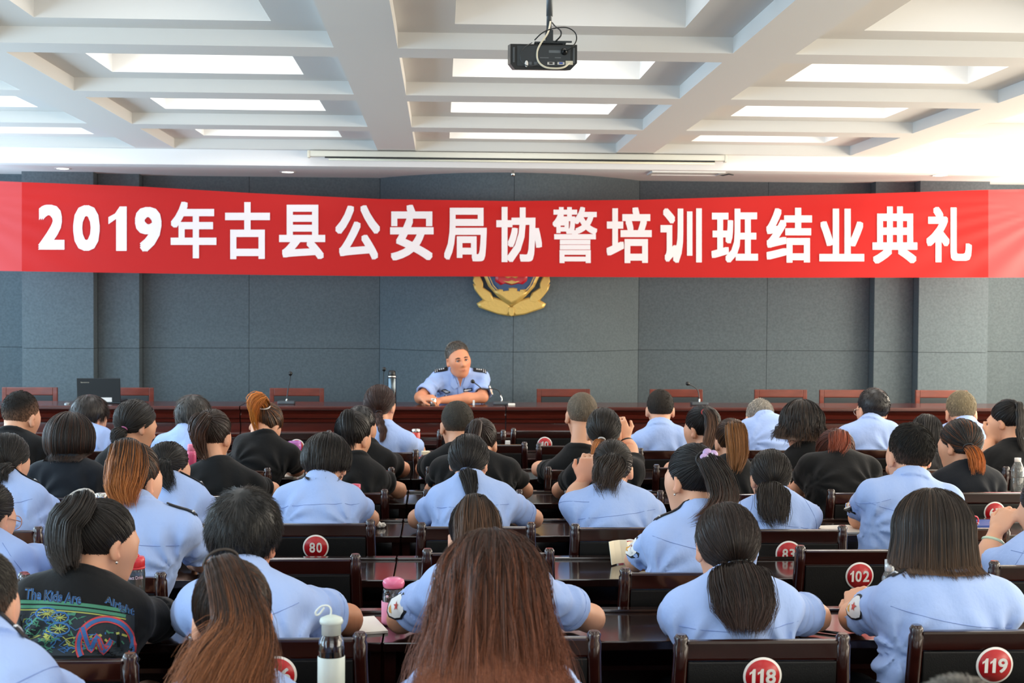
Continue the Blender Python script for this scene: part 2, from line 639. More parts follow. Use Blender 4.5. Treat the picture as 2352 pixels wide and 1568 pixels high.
# hatch, hook, cable stub in the soffit
pa = at(1575, 399, 12.03)
e = empty('access_hatch', (pa[0], 12.03, 2.84), 0, 'rectangular access hatch in the soffit beside the bowed wall', 'hatch')
b = MB()
for (x, y, sx, sy) in ((0, 0.14, 0.62, 0.03), (0, -0.14, 0.62, 0.03), (-0.295, 0, 0.03, 0.28), (0.295, 0, 0.03, 0.28)):
    b.box((x, y, -0.006), (sx, sy, 0.014), bevel=0.003)
b.build('frame', M_BWHITE, e)
b = MB()
b.box((0, 0, -0.002), (0.56, 0.25, 0.006))
b.build('cover', M_WHITE, e)
pc = at(1178, 398, 11.98)
b = MB()
b.lathe([(0.0, -0.05), (0.020, -0.048), (0.013, -0.02), (0.008, 0.0)], c=(pc[0], 11.98, 2.84))
tag(b.build('sprinkler', M_STEEL), 'small metal sprinkler head hanging from the soffit at the bowed wall', 'sprinkler')
b = MB()
pw = at(1665, 400, 12.05)
b.tube([(pw[0] - 0.06, 12.05, 2.835), (pw[0] - 0.02, 12.04, 2.823), (pw[0] + 0.03, 12.03, 2.833), (pw[0] + 0.07, 12.03, 2.826)], 0.006, 6)
tag(b.build('cable_stub', M_DGREY), 'short loose cable end sticking out beside the access hatch', 'cable')

# ------------------------------------------------------------------ projector
PY = 6.30
pc = at(1249, 131, PY)
S = PY / F
e = empty('projector', pc, 0, 'black ceiling projector hanging from a grey pole, rear sockets and cables showing', 'projector')
w, h, dp = 153 * S, 58 * S, 0.26
b = MB()
x, z = w / 2, h / 2
prof = [(-x, 0, z), (x, 0, z), (x, 0, -z * 0.45), (x * 0.80, 0, -z), (-x * 0.86, 0, -z), (-x, 0, -z * 0.55)]
b.prism(prof, (0, dp, dp * 0.15))
b.build('housing', M_BLACKP, e)
b = MB()
b.box((0, -0.002, 0.004), (w * 0.80, 0.006, h * 0.80), bevel=0.002)
b.build('rear_panel', M_DGREY, e)
for s in (-1, 1):
    b = MB()
    b.box((s * w * 0.45, -0.003, 0.008), (w * 0.03, 0.006, h * 0.6), bevel=0.002)
    b.build('vent', mat('vent_grey', '4A5054', 0.4), e)
for k, (px, py, sx, sy, m) in enumerate([(1265, 146, 17, 6, M_STEEL), (1288, 146, 17, 6, M_STEEL), (1218, 146, 7, 7, M_GREY), (1230, 146, 8, 7, M_GREY), (1307, 145, 17, 9, M_IVORY)]):
    q = at(px, py, PY) - pc
    b = MB()
    b.box((q[0], -0.006, q[2]), (sx * S, 0.008, sy * S), bevel=0.0015)
    b.build('socket', m, e)
for px, m in ((1265, M_BLACKP), (1288, mat('vga_blue', '2A4BA8', 0.4))):
    q = at(px, 146, PY) - pc
    b = MB()
    b.box((q[0], -0.011, q[2]), (8 * S, 0.004, 3.5 * S))
    b.build('socket_core', m, e)
b = MB()
q = at(1209, 147, PY) - pc
b.lathe([(0.0, -0.006), (4 * S, -0.005), (4 * S, 0.004), (0, 0.006)], c=(q[0], -0.008, q[2]), rot=Matrix.Rotation(PI / 2, 3, 'X'), sy=1.8, sides=16)
b.build('white_plug', M_BWHITE, e)
for (px, py, sx, sy) in ((1274, 119, 27, 6), (1250, 133, 20, 2), (1281, 133, 14, 2)):
    q = at(px, py, PY) - pc
    b = MB()
    b.box((q[0], -0.0055, q[2]), (sx * S, 0.001, sy * S))
    b.build('printed_label', mat('label_grey', '5D6468', 0.5), e)
b = MB()
b.tube([(at(1265, 60, PY) - pc) + V(0, 0.1, 0), V(*(at(1267, -60, PY) - pc)) * V(1, 0, 0) + V(0, 0.1, TOP_Z - pc[2])], 0.012, 14)
b.build('pole', M_GREY, e)
b = MB()
b.tube([(at(1266, 27, PY) - pc) + V(0, 0.1, 0), (at(1267, -20, PY) - pc) * V(1, 0, 0) + V(0, 0.1, TOP_Z - pc[2])], 0.0145, 14)
b.build('pole_sleeve', M_GREY, e)
b = MB()
q = at(1265, 80, PY) - pc
b.box((q[0], 0.1, q[2]), (0.034, 0.05, 0.075), bevel=0.004)
b.box((q[0], 0.1, h / 2 + 0.012), (0.14, 0.16, 0.008), bevel=0.002)
b.box((q[0] + 0.03, 0.02, h / 2 + 0.016), (0.13, 0.014, 0.006))
for sx_, sy_ in ((-0.06, 0.03), (0.06, 0.03), (-0.06, 0.17), (0.06, 0.17)):
    b.tube([(q[0] + sx_, sy_, h / 2 - 0.004), (q[0] + sx_, sy_, h / 2 + 0.014)], 0.006, 8)
b.build('bracket', M_DGREY, e)


def px_tube(pts, r, name, m, parent, Y, base):
    P = [at(a, c, Y + d) - base for a, c, d in pts]
    n = len(P)
    out = []
    for i in range(n - 1):
        p_, a, c, d = P[max(i - 1, 0)], P[i], P[i + 1], P[min(i + 2, n - 1)]
        for t in np.linspace(0, 1, 6, endpoint=False):
            out.append(0.5 * ((2 * a) + (c - p_) * t + (2 * p_ - 5 * a + 4 * c - d) * t * t + (-p_ + 3 * a - 3 * c + d) * t ** 3))
    out.append(P[-1])
    bb = MB()
    bb.tube(out, r, 8)
    return bb.build(name, m, parent)


px_tube([(1264, 50, .08), (1262, 62, .03), (1257, 78, -.01), (1243, 98, -.03), (1234, 118, -.035), (1236, 140, -.04), (1252, 154, -.045), (1278, 157, -.045), (1296, 154, -.04), (1307, 145, -.02)], 0.0042, 'cable', M_IVORY, e, PY, pc)
px_tube([(1268, 52, .06), (1275, 60, .03), (1287, 70, .0), (1288, 82, .0), (1276, 95, .01)], 0.0034, 'cable', M_BLACKP, e, PY, pc)
px_tube([(1228, 92, .0), (1245, 76, -.02), (1268, 66, -.03), (1300, 63, -.03), (1320, 74, -.03), (1324, 92, -.03), (1314, 108, -.03), (1296, 118, -.015)], 0.0028, 'cable', M_BLACKP, e, PY, pc)
px_tube([(1222, 98, .0), (1206, 108, -.02), (1195, 122, -.03), (1197, 138, -.03), (1208, 150, -.03), (1225, 151, -.03), (1238, 145, -.015)], 0.002, 'cable', M_DGREY, e, PY, pc)
b = MB()
q = at(1296, 119, PY) - pc
b.lathe([(0.016, -0.01), (0.016, 0.006), (0.006, 0.018)], c=(q[0], -0.008, q[2]), rot=Matrix.Rotation(PI / 2, 3, 'X'), sides=16)
b.build('power_plug', M_BLACKP, e)

# ------------------------------------------------------------------ banner
BY = 11.90
top_px = [(-60, 415), (0, 416), (50, 418), (320, 428), (572, 443), (872, 457), (1170, 461.5), (1467, 459), (1762, 450), (2008, 444), (2270, 436), (2352, 435), (2420, 434)]
bot_px = [(-60, 621), (0, 622), (320, 627), (600, 631), (872, 634), (1170, 635), (1467, 636.5), (1762, 637.5), (2270, 637), (2352, 636.5), (2420, 636)]


def interp(tab, x):
    return float(np.interp(x, [t[0] for t in tab], [t[1] for t in tab]))


def fold(px, v):
    """depth of the cloth: sagging horizontal folds near the top edge, gathers fanning out from the two ends"""
    m = 1 - abs((px - 1170) / 1200)
    d = 0.018 * math.sin(9 * v + 0.004 * px) * max(0.0, 0.55 - v) * (0.3 + m)
    d += 0.010 * math.sin(26 * v + 0.009 * px) * max(0.0, 0.3 - v)
    for x0, sgn, amp in ((2450, 1, 0.013), (-150, -1, 0.008)):
        r = max(0.0, 1 - abs(px - x0) / 480)
        ang = math.atan2(v - 0.1, abs(px - x0) / 480 + 0.05)
        d += amp * r * math.sin(ang * 26)
    d += 0.012 * math.sin(px * 0.0037 + 1.0) + 0.006 * math.sin(px * 0.011 + v * 3)
    return d


def banner_pt(px, v, off=0.0):
    y = interp(top_px, px) * (1 - v) + interp(bot_px, px) * v
    return at(px, y, BY + fold(px, v) - off)


def cloth_grid(px0, px1, n, nv):
    vs = [banner_pt(px0 + (px1 - px0) * i / n, j / nv) for i in range(n + 1) for j in range(nv + 1)]
    I = lambda i, j: i * (nv + 1) + j
    qs = [(I(i, j), I(i, j + 1), I(i + 1, j + 1), I(i + 1, j)) for i in range(n) for j in range(nv)]
    return np.array(vs), np.array(qs)


e = empty('banner', at(1170, 540, BY), 0, 'long red cloth banner with white lettering hung across the front of the hall', 'banner')
base = np.array(e.location)
for nm, a, c, n, m in (('cloth', 50, 2270, 220, M_BANNER), ('end_panel', -60, 50, 16, M_BANNER2), ('end_panel', 2270, 2420, 24, M_BANNER2)):
    vs, qs = cloth_grid(a, c, n, 26)
    link(nm, np_mesh(nm, vs - base, qs), m, e)
glyphs = [('2', 88, 148, 470, 573), ('0', 168, 229, 471, 576), ('1', 249, 291, 474, 576), ('9', 310, 371, 475, 578),
          ('年', 392, 497, 463, 593), ('古', 517, 620, 464, 595), ('县', 641, 747, 470, 595), ('公', 770, 873, 471, 596),
          ('安', 896, 996, 470, 598), ('局', 1020, 1118, 477, 600), ('协', 1140, 1245, 475, 602), ('警', 1269, 1372, 475, 604),
          ('培', 1393, 1497, 476, 604), ('训', 1517, 1612, 478, 604), ('班', 1634, 1741, 479, 603), ('结', 1760, 1865, 477, 603),
          ('业', 1882, 1985, 479, 600), ('典', 2004, 2107, 474, 605), ('礼', 2128, 2232, 475, 602)]
for ch, x0, x1, y0, y1 in glyphs:
    if ch == '1':
        v, faces = np.concatenate([ONE, np.zeros((8, 1))], 1), [tuple(range(8))]
    else:
        v, faces, asp = text_mesh(ch, 0.0, 0.0, 0.036 if ch.isdigit() else (0.018 if ch in '警' else 0.027))
    bm = bmesh.new()
    for p in v:
        bm.verts.new(Vector(p))
    bm.verts.ensure_lookup_table()
    for f in faces:
        try:
            bm.faces.new([bm.verts[i] for i in f])
        except ValueError:
            pass
    for k in range(3):
        bmesh.ops.subdivide_edges(bm, edges=[ed for ed in bm.edges if ed.calc_length() > 0.12], cuts=1)
        bmesh.ops.triangulate(bm, faces=bm.faces[:])
    for vert in bm.verts:
        px = x0 + vert.co.x * (x1 - x0)
        py = y1 - vert.co.y * (y1 - y0)
        t, bt = interp(top_px, px), interp(bot_px, px)
        vert.co = Vector(banner_pt(px, (py - t) / (bt - t), 0.005 - vert.co.z * 0.5) - base)
    me = bpy.data.meshes.new('character')
    bm.to_mesh(me)
    bm.free()
    link('character', me, M_BTEXT, e)

# ------------------------------------------------------------------ emblem on the bowed wall
EY = 12.15
ec = at(1175, 632, EY)
ES = EY / F
e = empty('police_emblem', (ec[0], EY, ec[2]), 0, 'gold police emblem with blue shield on the wall, half hidden by the red banner', 'emblem')


def epx(x, y):
    return V((x - 1175) * ES, 0, (632 - y) * ES)


def leaf_plate(name, pts, th, m, off=0.0, parent=e):
    """an outline given in emblem pixels, domed a little towards the room"""
    bb = MB()
    P = [epx(*p) for p in pts]
    c = sum(P) / len(P)
    fr = [bb.bm.verts.new(Vector(p + V(0, -off, 0))) for p in P]
    mid = [bb.bm.verts.new(Vector(c + (p - c) * 0.80 + V(0, -off - th, 0))) for p in P]
    bk = [bb.bm.verts.new(Vector(p + V(0, 0.012, 0))) for p in P]
    n = len(P)
    for i in range(n):
        j = (i + 1) % n
        f = bb.bm.faces.new((fr[i], fr[j], mid[j], mid[i]))
        f.smooth = True
        bb.bm.faces.new((bk[i], bk[j], fr[j], fr[i]))
    bb.bm.faces.new(mid)
    bb.bm.faces.new(bk[::-1])
    return bb.build(name, m, parent)


for s in (-1, 1):
    mx = lambda pts: [(1175 + s * (x - 1175), y) for x, y in pts]
    leaf_plate('leaf', mx([(1175, 700), (1190, 690), (1215, 682), (1240, 688), (1255, 697), (1250, 706), (1235, 712), (1205, 722), (1180, 726), (1172, 716)]), 0.012, M_GOLD)
    leaf_plate('leaf', mx([(1212, 694), (1222, 672), (1240, 660), (1254, 652), (1264, 652), (1260, 665), (1252, 676), (1240, 690), (1226, 698)]), 0.014, M_GOLD)
    leaf_plate('leaf', mx([(1240, 672), (1240, 650), (1248, 632), (1262, 634), (1264, 646), (1256, 660)]), 0.015, M_GOLD)
    leaf_plate('leaf', mx([(1246, 640), (1244, 590), (1250, 540), (1264, 540), (1266, 600), (1262, 640)]), 0.014, M_GOLD)
leaf_plate('stem', [(1168, 704), (1182, 704), (1181, 724), (1175, 727), (1169, 724)], 0.018, M_GOLD, 0.004)
shield = [(1096, 540), (1110, 632), (1122, 658), (1142, 680), (1160, 695), (1175, 704), (1191, 695), (1208, 680), (1228, 658), (1240, 632), (1254, 540)]
leaf_plate('shield_rim', shield, 0.012, M_GOLD, 0.012)
inner = [(1175 + (x - 1175) * 0.88, 632 + (y - 632) * 0.90 - 0.5) for x, y in shield]
leaf_plate('blue_field', inner, 0.004, M_EBLUE, 0.022)
wallp = [(1133, 668), (1140, 667), (1140, 664), (1150, 664), (1150, 669), (1168, 667), (1168, 661), (1178, 660), (1188, 662), (1188, 668), (1199, 669), (1199, 664), (1208, 664), (1208, 668), (1214, 667), (1205, 678), (1191, 689), (1175, 698), (1160, 689), (1146, 679)]
leaf_plate('great_wall', wallp, 0.006, M_GOLD, 0.026)
red = [(1137, 632), (1137, 646), (1150, 655), (1160, 651), (1175, 655), (1190, 651), (1200, 653), (1210, 645), (1212, 632), (1205, 600), (1145, 600)]
leaf_plate('red_drape', red, 0.010, M_ERED, 0.028)
leaf_plate('gold_knot', [(1153, 645), (1166, 646), (1175, 643), (1184, 646), (1195, 645), (1185, 650), (1175, 653), (1165, 650)], 0.008, M_GOLD, 0.036)
leaf_plate('gold_knot', [(1155, 634), (1165, 640), (1175, 636), (1185, 640), (1192, 634), (1190, 625), (1158, 625)], 0.008, M_GOLD, 0.036)

# ================================================================== furniture
CHAIR_K = (1.74 - 0.868) * F


def chair_parts():
    d = {}
    sp = 0.2155
    b = {}
    for s in (-1, 1):
        m = MB()
        pts = [(s * (sp + 0.02), 0.035, 0.0), (s * (sp + 0.014), 0.02, 0.44), (s * sp, -0.018, 0.80), (s * sp, -0.024, 0.838), (s * sp, -0.0245, 0.845), (s * sp, -0.025, 0.858), (s * sp, -0.025, 0.868)]
        m.tube(pts, [0.019, 0.022, 0.021, 0.0205, 0.0165, 0.0195, 0.013], 12)
        d['rear_leg%d' % s] = ('rear_leg', m, M_WOOD)
        m = MB()
        m.tube([(s * 0.20, 0.41, 0.0), (s * 0.20, 0.41, 0.42)], [0.016, 0.021], 10)
        d['front_leg%d' % s] = ('front_leg', m, M_WOOD)
    m = MB()
    m.box((0, -0.021, 0.825), (0.40, 0.024, 0.052), rot=Euler((0.09, 0, 0)), bevel=0.006)
    d['top_rail'] = ('top_rail', m, M_WOOD)
    m = MB()
    m.box((0, -0.004, 0.635), (0.395, 0.026, 0.325), rot=Euler((0.10, 0, 0)), bevel=0.004)
    d['back_panel'] = ('back_panel', m, M_PAD)
    m = MB()
    m.box((0, 0.22, 0.43), (0.43, 0.42, 0.045), bevel=0.012)
    d['seat'] = ('seat', m, M_PAD)
    m = MB()
    for s in (-1, 1):
        m.box((s * 0.21, 0.215, 0.385), (0.02, 0.37, 0.05))
        m.box((s * 0.213, 0.215, 0.16), (0.018, 0.38, 0.025))
    m.box((0, 0.41, 0.385), (0.38, 0.02, 0.05))
    m.box((0, 0.02, 0.385), (0.40, 0.02, 0.05))
    d['seat_frame'] = ('seat_frame', m, M_WOOD)
    out = []
    for k, (nm, mb, mt) in d.items():
        bmesh.ops.recalc_face_normals(mb.bm, faces=mb.bm.faces[:])
        me = bpy.data.meshes.new(nm)
        mb.bm.to_mesh(me)
        mb.bm.free()
        me.materials.append(mt)
        out.append((nm, me))
    return out


CHAIR_MESHES = chair_parts()


def badge(parent, number):
    c = V(0, -0.0305, 0.757)
    tilt = Matrix.Rotation(0.10, 3, 'X')
    up = np.array(tilt @ Vector((0, 0, 1)))
    nrm = np.array(tilt @ Vector((0, -1, 0)))
    R = Matrix.Rotation(PI / 2 + 0.10, 3, 'X')
    b = MB()
    b.lathe([(0.0, 0.0022), (0.0505, 0.0022), (0.0515, 0.0)], c=c, rot=R, sides=48)
    g = b.build('number_badge', M_BWHITE, parent)
    b = MB()
    b.lathe([(0.0, 0.0), (0.0455, 0.0), (0.0455, -0.001)], c=c + nrm * 0.0030, rot=R, sides=48)
    b.build('red_disc', M_RED, g)
    h = 0.041
    w = {1: 0.024, 2: 0.050, 3: 0.070}[len(number)]
    letters('number', number, c + nrm * 0.0038, w, h, M_BWHITE, g, r=0.022, up=up)


def chair(px, py, label, number=None, group='wooden chairs of the audience', yaw=0.0):
    Y = CHAIR_K / (py - 690 - 0.0063 * (px - 1015))
    p = at(px, py, Y)
    e = empty('wooden_chair', (p[0], Y + 0.02, 0.0), yaw, label, 'chair', group)
    for nm, me in CHAIR_MESHES:
        o = bpy.data.objects.new(nm, me)
        o.parent = e
        COL.objects.link(o)
    if number:
        badge(e, number)
    return e


# row tables
TAB_Y = {'Z': 3.19, 'A': 4.16, 'B': 5.10, 'C': 6.05, 'D': 7.03, 'E': 8.00, 'F': 9.03, 'G': 9.93}
TAB_Z = 0.737
TD, TW = 0.43, 1.25


def table_meshes():
    out = []

    def fin(nm, m, mt):
        bmesh.ops.recalc_face_normals(m.bm, faces=m.bm.faces[:])
        me = bpy.data.meshes.new(nm)
        m.bm.to_mesh(me)
        m.bm.free()
        me.materials.append(mt)
        out.append((nm, me))
    w = TW - 0.004
    m = MB()
    m.box((0, TD / 2, -0.014), (w, TD, 0.028), bevel=0.004)
    fin('table_top', m, M_WOODT)
    m = MB()
    m.box((0, TD - 0.022, 0.005), (w, 0.044, 0.010), bevel=0.003)
    fin('back_ledge', m, M_WOODT)
    m = MB()
    m.box((0, TD - 0.03, -0.30), (w - 0.05, 0.018, 0.54))
    fin('modesty_panel', m, M_WOOD)
    m = MB()
    m.box((0, TD / 2 + 0.04, -0.105), (w - 0.06, TD - 0.12, 0.014))
    fin('shelf', m, M_WOOD)
    for s in (-1, 1):
        m = MB()
        m.box((s * (w / 2 - 0.02), TD / 2, -0.028 - 0.3545), (0.035, TD - 0.06, 0.709), bevel=0.004)
        fin('side_panel', m, M_WOOD)
    return out


TABLE_MESHES = table_meshes()


def table(row, k, label):
    e = empty('training_table', (-0.17 + TW * (k + 0.5), TAB_Y[row], TAB_Z), 0, label, 'table', 'row tables of the audience')
    for nm, me in TABLE_MESHES:
        o = bpy.data.objects.new(nm, me)
        o.parent = e
        COL.objects.link(o)
    return e


# dais desk
DESK_Y = 10.86
DESK_Z = float(at(1165, 934, DESK_Y)[2])
D_W = 608 / F * DESK_Y


def desk_unit(x0, label):
    e = empty('dais_desk', (x0 + D_W / 2, DESK_Y, DAIS_Z), 0, label, 'desk', 'desk units along the dais')
    H = DESK_Z - DAIS_Z
    w = D_W - 0.008

    def slab(name, prof, m=M_DESK):
        b = MB()
        b.prism([(-w / 2, y, z) for y, z in prof], (w, 0, 0))
        return b.build(name, m, e)
    slab('desk_top', [(-0.005, H), (0.50, H), (0.50, H - 0.03), (0.0, H - 0.03), (-0.012, H - 0.022), (-0.012, H - 0.008)])
    slab('moulding', [(0.028, H - 0.03), (0.45, H - 0.03), (0.45, H - 0.13), (0.035, H - 0.13), (0.022, H - 0.122), (0.020, H - 0.108), (0.030, H - 0.098), (0.012, H - 0.090), (0.008, H - 0.068), (0.020, H - 0.058), (0.032, H - 0.050)])
    b = MB()
    b.box((0, 0.06, (H - 0.13) / 2), (w, 0.03, H - 0.13))
    b.build('front_panel', M_DESK, e)
    slab('lower_moulding', [(0.045, H - 0.16 - 0.035), (0.06, H - 0.16 - 0.035), (0.06, H - 0.24), (0.045, H - 0.24), (0.03, H - 0.232), (0.025, H - 0.215), (0.03, H - 0.202)])
    for s in (-1, 0, 1):
        b = MB()
        b.box((s * w * 0.323, 0.043, (H - 0.24) / 2 + 0.01), (w * 0.28, 0.012, H - 0.36), bevel=0.006)
        b.build('raised_panel', M_DESK, e)
    for s in (-1, 1):
        b = MB()
        b.box((s * (w / 2 - 0.02), 0.27, (H - 0.03) / 2), (0.036, 0.42, H - 0.03))
        b.build('side_panel', M_DESK, e)
    return e


dx = float(at(1162, 960, DESK_Y)[0])
for i, lb in ((-2, 'carved mahogany dais desk unit with the open laptop on it'),
              (-1, 'carved mahogany dais desk unit where the speaking officer sits'),
              (0, 'carved mahogany dais desk unit just right of the speaking officer'),
              (1, 'carved mahogany dais desk unit in front of two empty chairs on the right')):
    desk_unit(dx + i * D_W, lb)

DCH_Y = 11.82
DCH_Z = float(at(1300, 893, DCH_Y)[2]) - DAIS_Z


def dais_chair_meshes():
    out = []

    def fin(nm, m, mt):
        bmesh.ops.recalc_face_normals(m.bm, faces=m.bm.faces[:])
        me = bpy.data.meshes.new(nm)
        m.bm.to_mesh(me)
        m.bm.free()
        me.materials.append(mt)
        out.append((nm, me))
    H = DCH_Z
    for s in (-1, 1):
        m = MB()
        m.box((s * 0.205, 0.0, H / 2), (0.036, 0.03, H), bevel=0.005)
        fin('back_post', m, M_DCHAIR)
        m = MB()
        m.box((s * 0.205, -0.40, 0.21), (0.034, 0.034, 0.42), bevel=0.004)
        fin('front_leg', m, M_DCHAIR)
    m = MB()
    m.box((0, -0.001, H - 0.032), (0.374, 0.028, 0.064), bevel=0.005)
    fin('top_rail', m, M_DCHAIR)
    m = MB()
    m.box((0, 0.002, (0.5 + H - 0.064) / 2), (0.374, 0.03, H - 0.064 - 0.5), bevel=0.008)
    fin('back_pad', m, M_PADG)
    m = MB()
    m.box((0, -0.20, 0.435), (0.44, 0.44, 0.05), bevel=0.014)
    fin('seat', m, M_PADG)
    return out


DC_MESHES = dais_chair_meshes()
for pxc, lb in ((69, 'reddish wood dais chair at the left end, behind the cropped-hair man in black'),
                (290, 'reddish wood dais chair half hidden behind the open laptop'),
                (682, 'reddish wood dais chair behind the upright microphone left of the speaker'),
                (1052, 'reddish wood dais chair the speaking officer sits on'),
                (1294, 'reddish wood empty dais chair nearest right of the speaking officer'),
                (1553, 'reddish wood dais chair behind the bent microphone on the right'),
                (1793, 'reddish wood dais chair behind the grey-haired stooping man'),
                (1942, 'reddish wood dais chair close beside the chair of the stooping man, further right'),
                (2162, 'reddish wood dais chair in front of the right pilaster')):
    p = at(pxc, 893 + 0.0035 * (pxc - 1300), DCH_Y)
    e = empty('dais_chair', (p[0], DCH_Y, DAIS_Z), 0, lb, 'chair', 'chairs along the dais')
    for nm, me in DC_MESHES:
        o = bpy.data.objects.new(nm, me)
        o.parent = e
        COL.objects.link(o)

# ================================================================== people
def surfnet(xs, ys, zs, D):
    nx, ny, nz = D.shape
    neg = D < 0
    cnt = np.zeros((nx - 1, ny - 1, nz - 1), np.int8)
    offs = [(i, j, k) for i in (0, 1) for j in (0, 1) for k in (0, 1)]
    for i, j, k in offs:
        cnt += neg[i:nx - 1 + i, j:ny - 1 + j, k:nz - 1 + k]
    idx = np.argwhere((cnt > 0) & (cnt < 8))
    I, J, K = idx.T
    acc = np.zeros((len(idx), 3))
    num = np.zeros(len(idx))
    for (a, b) in [(a, b) for a in offs for b in offs if a < b and sum(abs(x - y) for x, y in zip(a, b)) == 1]:
        d0 = D[I + a[0], J + a[1], K + a[2]]
        d1 = D[I + b[0], J + b[1], K + b[2]]
        m = (d0 < 0) != (d1 < 0)
        t = np.where(m, d0 / np.where(m, d0 - d1, 1), 0)
        pa = np.stack([xs[I + a[0]], ys[J + a[1]], zs[K + a[2]]], 1)
        pb = np.stack([xs[I + b[0]], ys[J + b[1]], zs[K + b[2]]], 1)
        acc += np.where(m[:, None], pa + (pb - pa) * t[:, None], 0)
        num += m
    verts = acc / np.maximum(num, 1)[:, None]
    vid = np.full((nx - 1, ny - 1, nz - 1), -1, np.int32)
    vid[I, J, K] = np.arange(len(idx))
    quads = []
    for ax in range(3):
        sl0 = [slice(1, -1)] * 3
        sl1 = [slice(1, -1)] * 3
        sl0[ax] = slice(0, -1)
        sl1[ax] = slice(1, None)
        A, B = neg[tuple(sl0)], neg[tuple(sl1)]
        e = np.argwhere(A != B)
        if len(e) == 0:
            continue
        flip = A[tuple(e.T)]
        base = e.copy()
        for o in range(3):
            if o != ax:
                base[:, o] += 1
        u, w = (ax + 1) % 3, (ax + 2) % 3
        qs = []
        for du, dw in ((-1, -1), (0, -1), (0, 0), (-1, 0)):
            c = base.copy()
            c[:, u] += du
            c[:, w] += dw
            qs.append(vid[tuple(c.T)])
        q = np.stack(qs, 1)
        q[~flip] = q[~flip][:, ::-1]
        quads.append(q)
    q = np.concatenate(quads)
    q = q[(q >= 0).all(1)]
    return verts, q


def axis(lo, hi, h, fine):
    out, x = [lo], lo
    while x < hi:
        s = h
        for a, b, hf in fine:
            if a - h <= x <= b:
                s = min(s, hf)
        x += s
        out.append(x)
    return np.array(out)


def mesh_sdf(sdf, lo, hi, h, fine=()):
    """fine: boxes (lo, hi, step) where the grid is denser"""
    ax = [axis(lo[i], hi[i], h if np.isscalar(h) else h[i], [(f[0][i], f[1][i], f[2]) for f in fine]) for i in range(3)]
    n = [len(a) for a in ax]
    st = 3
    ci = [np.unique(np.append(np.arange(0, m, st), m - 1)) for m in n]
    G = np.stack(np.meshgrid(*[a[c] for a, c in zip(ax, ci)], indexing='ij'), -1)
    Dc = sdf(G.reshape(-1, 3)).reshape(G.shape[:3])
    mx = [np.diff(a[c]) for a, c in zip(ax, ci)]
    diag = np.sqrt(mx[0][:, None, None] ** 2 + mx[1][None, :, None] ** 2 + mx[2][None, None, :] ** 2)
    mn = None
    for i in (0, 1):
        for j in (0, 1):
            for k in (0, 1):
                d = np.abs(Dc[i:Dc.shape[0] - 1 + i, j:Dc.shape[1] - 1 + j, k:Dc.shape[2] - 1 + k])
                mn = d if mn is None else np.minimum(mn, d)
    act = mn < diag * 0.85 + 0.006
    cell = [np.clip(np.searchsorted(c, np.arange(m), side='right') - 1, 0, len(c) - 2) for c, m in zip(ci, n)]
    cell2 = [np.clip(np.searchsorted(c, np.arange(m), side='left') - 1, 0, len(c) - 2) for c, m in zip(ci, n)]
    D = Dc[np.ix_(*[np.clip(c, 0, None) for c in cell])].copy()
    A = np.zeros(n, bool)
    for cx in (cell[0], cell2[0]):
        for cy in (cell[1], cell2[1]):
            for cz in (cell[2], cell2[2]):
                A |= act[np.ix_(cx, cy, cz)]
    w = np.argwhere(A)
    P = np.stack([ax[0][w[:, 0]], ax[1][w[:, 1]], ax[2][w[:, 2]]], 1)
    D[A] = sdf(P)
    return surfnet(ax[0], ax[1], ax[2], D)


def s_cap(P, a, b, ra, rb):
    a, b = np.asarray(a, float), np.asarray(b, float)
    ab = b - a
    t = np.clip(((P - a) @ ab) / max(ab @ ab, 1e-9), 0, 1)
    q = P - a - t[:, None] * ab
    return np.sqrt((q * q).sum(1)) - (ra + (rb - ra) * t)


def s_ell(P, c, r, R=None):
    q = P - np.asarray(c, float)
    if R is not None:
        q = q @ R
    r = np.asarray(r, float)
    k0 = np.sqrt(((q / r) ** 2).sum(1))
    k1 = np.sqrt(((q / (r * r)) ** 2).sum(1))
    return k0 * (k0 - 1) / np.maximum(k1, 1e-6)


def smin(a, b, k):
    h = np.maximum(k - np.abs(a - b), 0) / k
    return np.minimum(a, b) - h * h * k * 0.25


def smax(a, b, k):
    return -smin(-a, -b, k)


def wobble(P, seed, amp, f):
    r = np.random.RandomState(seed)
    d = np.zeros(len(P))
    for i in range(5):
        k = r.normal(size=3) * f * (0.6 + 0.35 * i)
        d += np.sin(P @ k + r.uniform(0, 6.28)) / (1 + 0.5 * i)
    return d * amp * 0.5


def rotm(yaw, pitch, roll):
    return np.array(Matrix.Rotation(-math.radians(yaw), 3, 'Z') @ Matrix.Rotation(-math.radians(pitch), 3, 'X') @ Matrix.Rotation(math.radians(roll), 3, 'Y'))


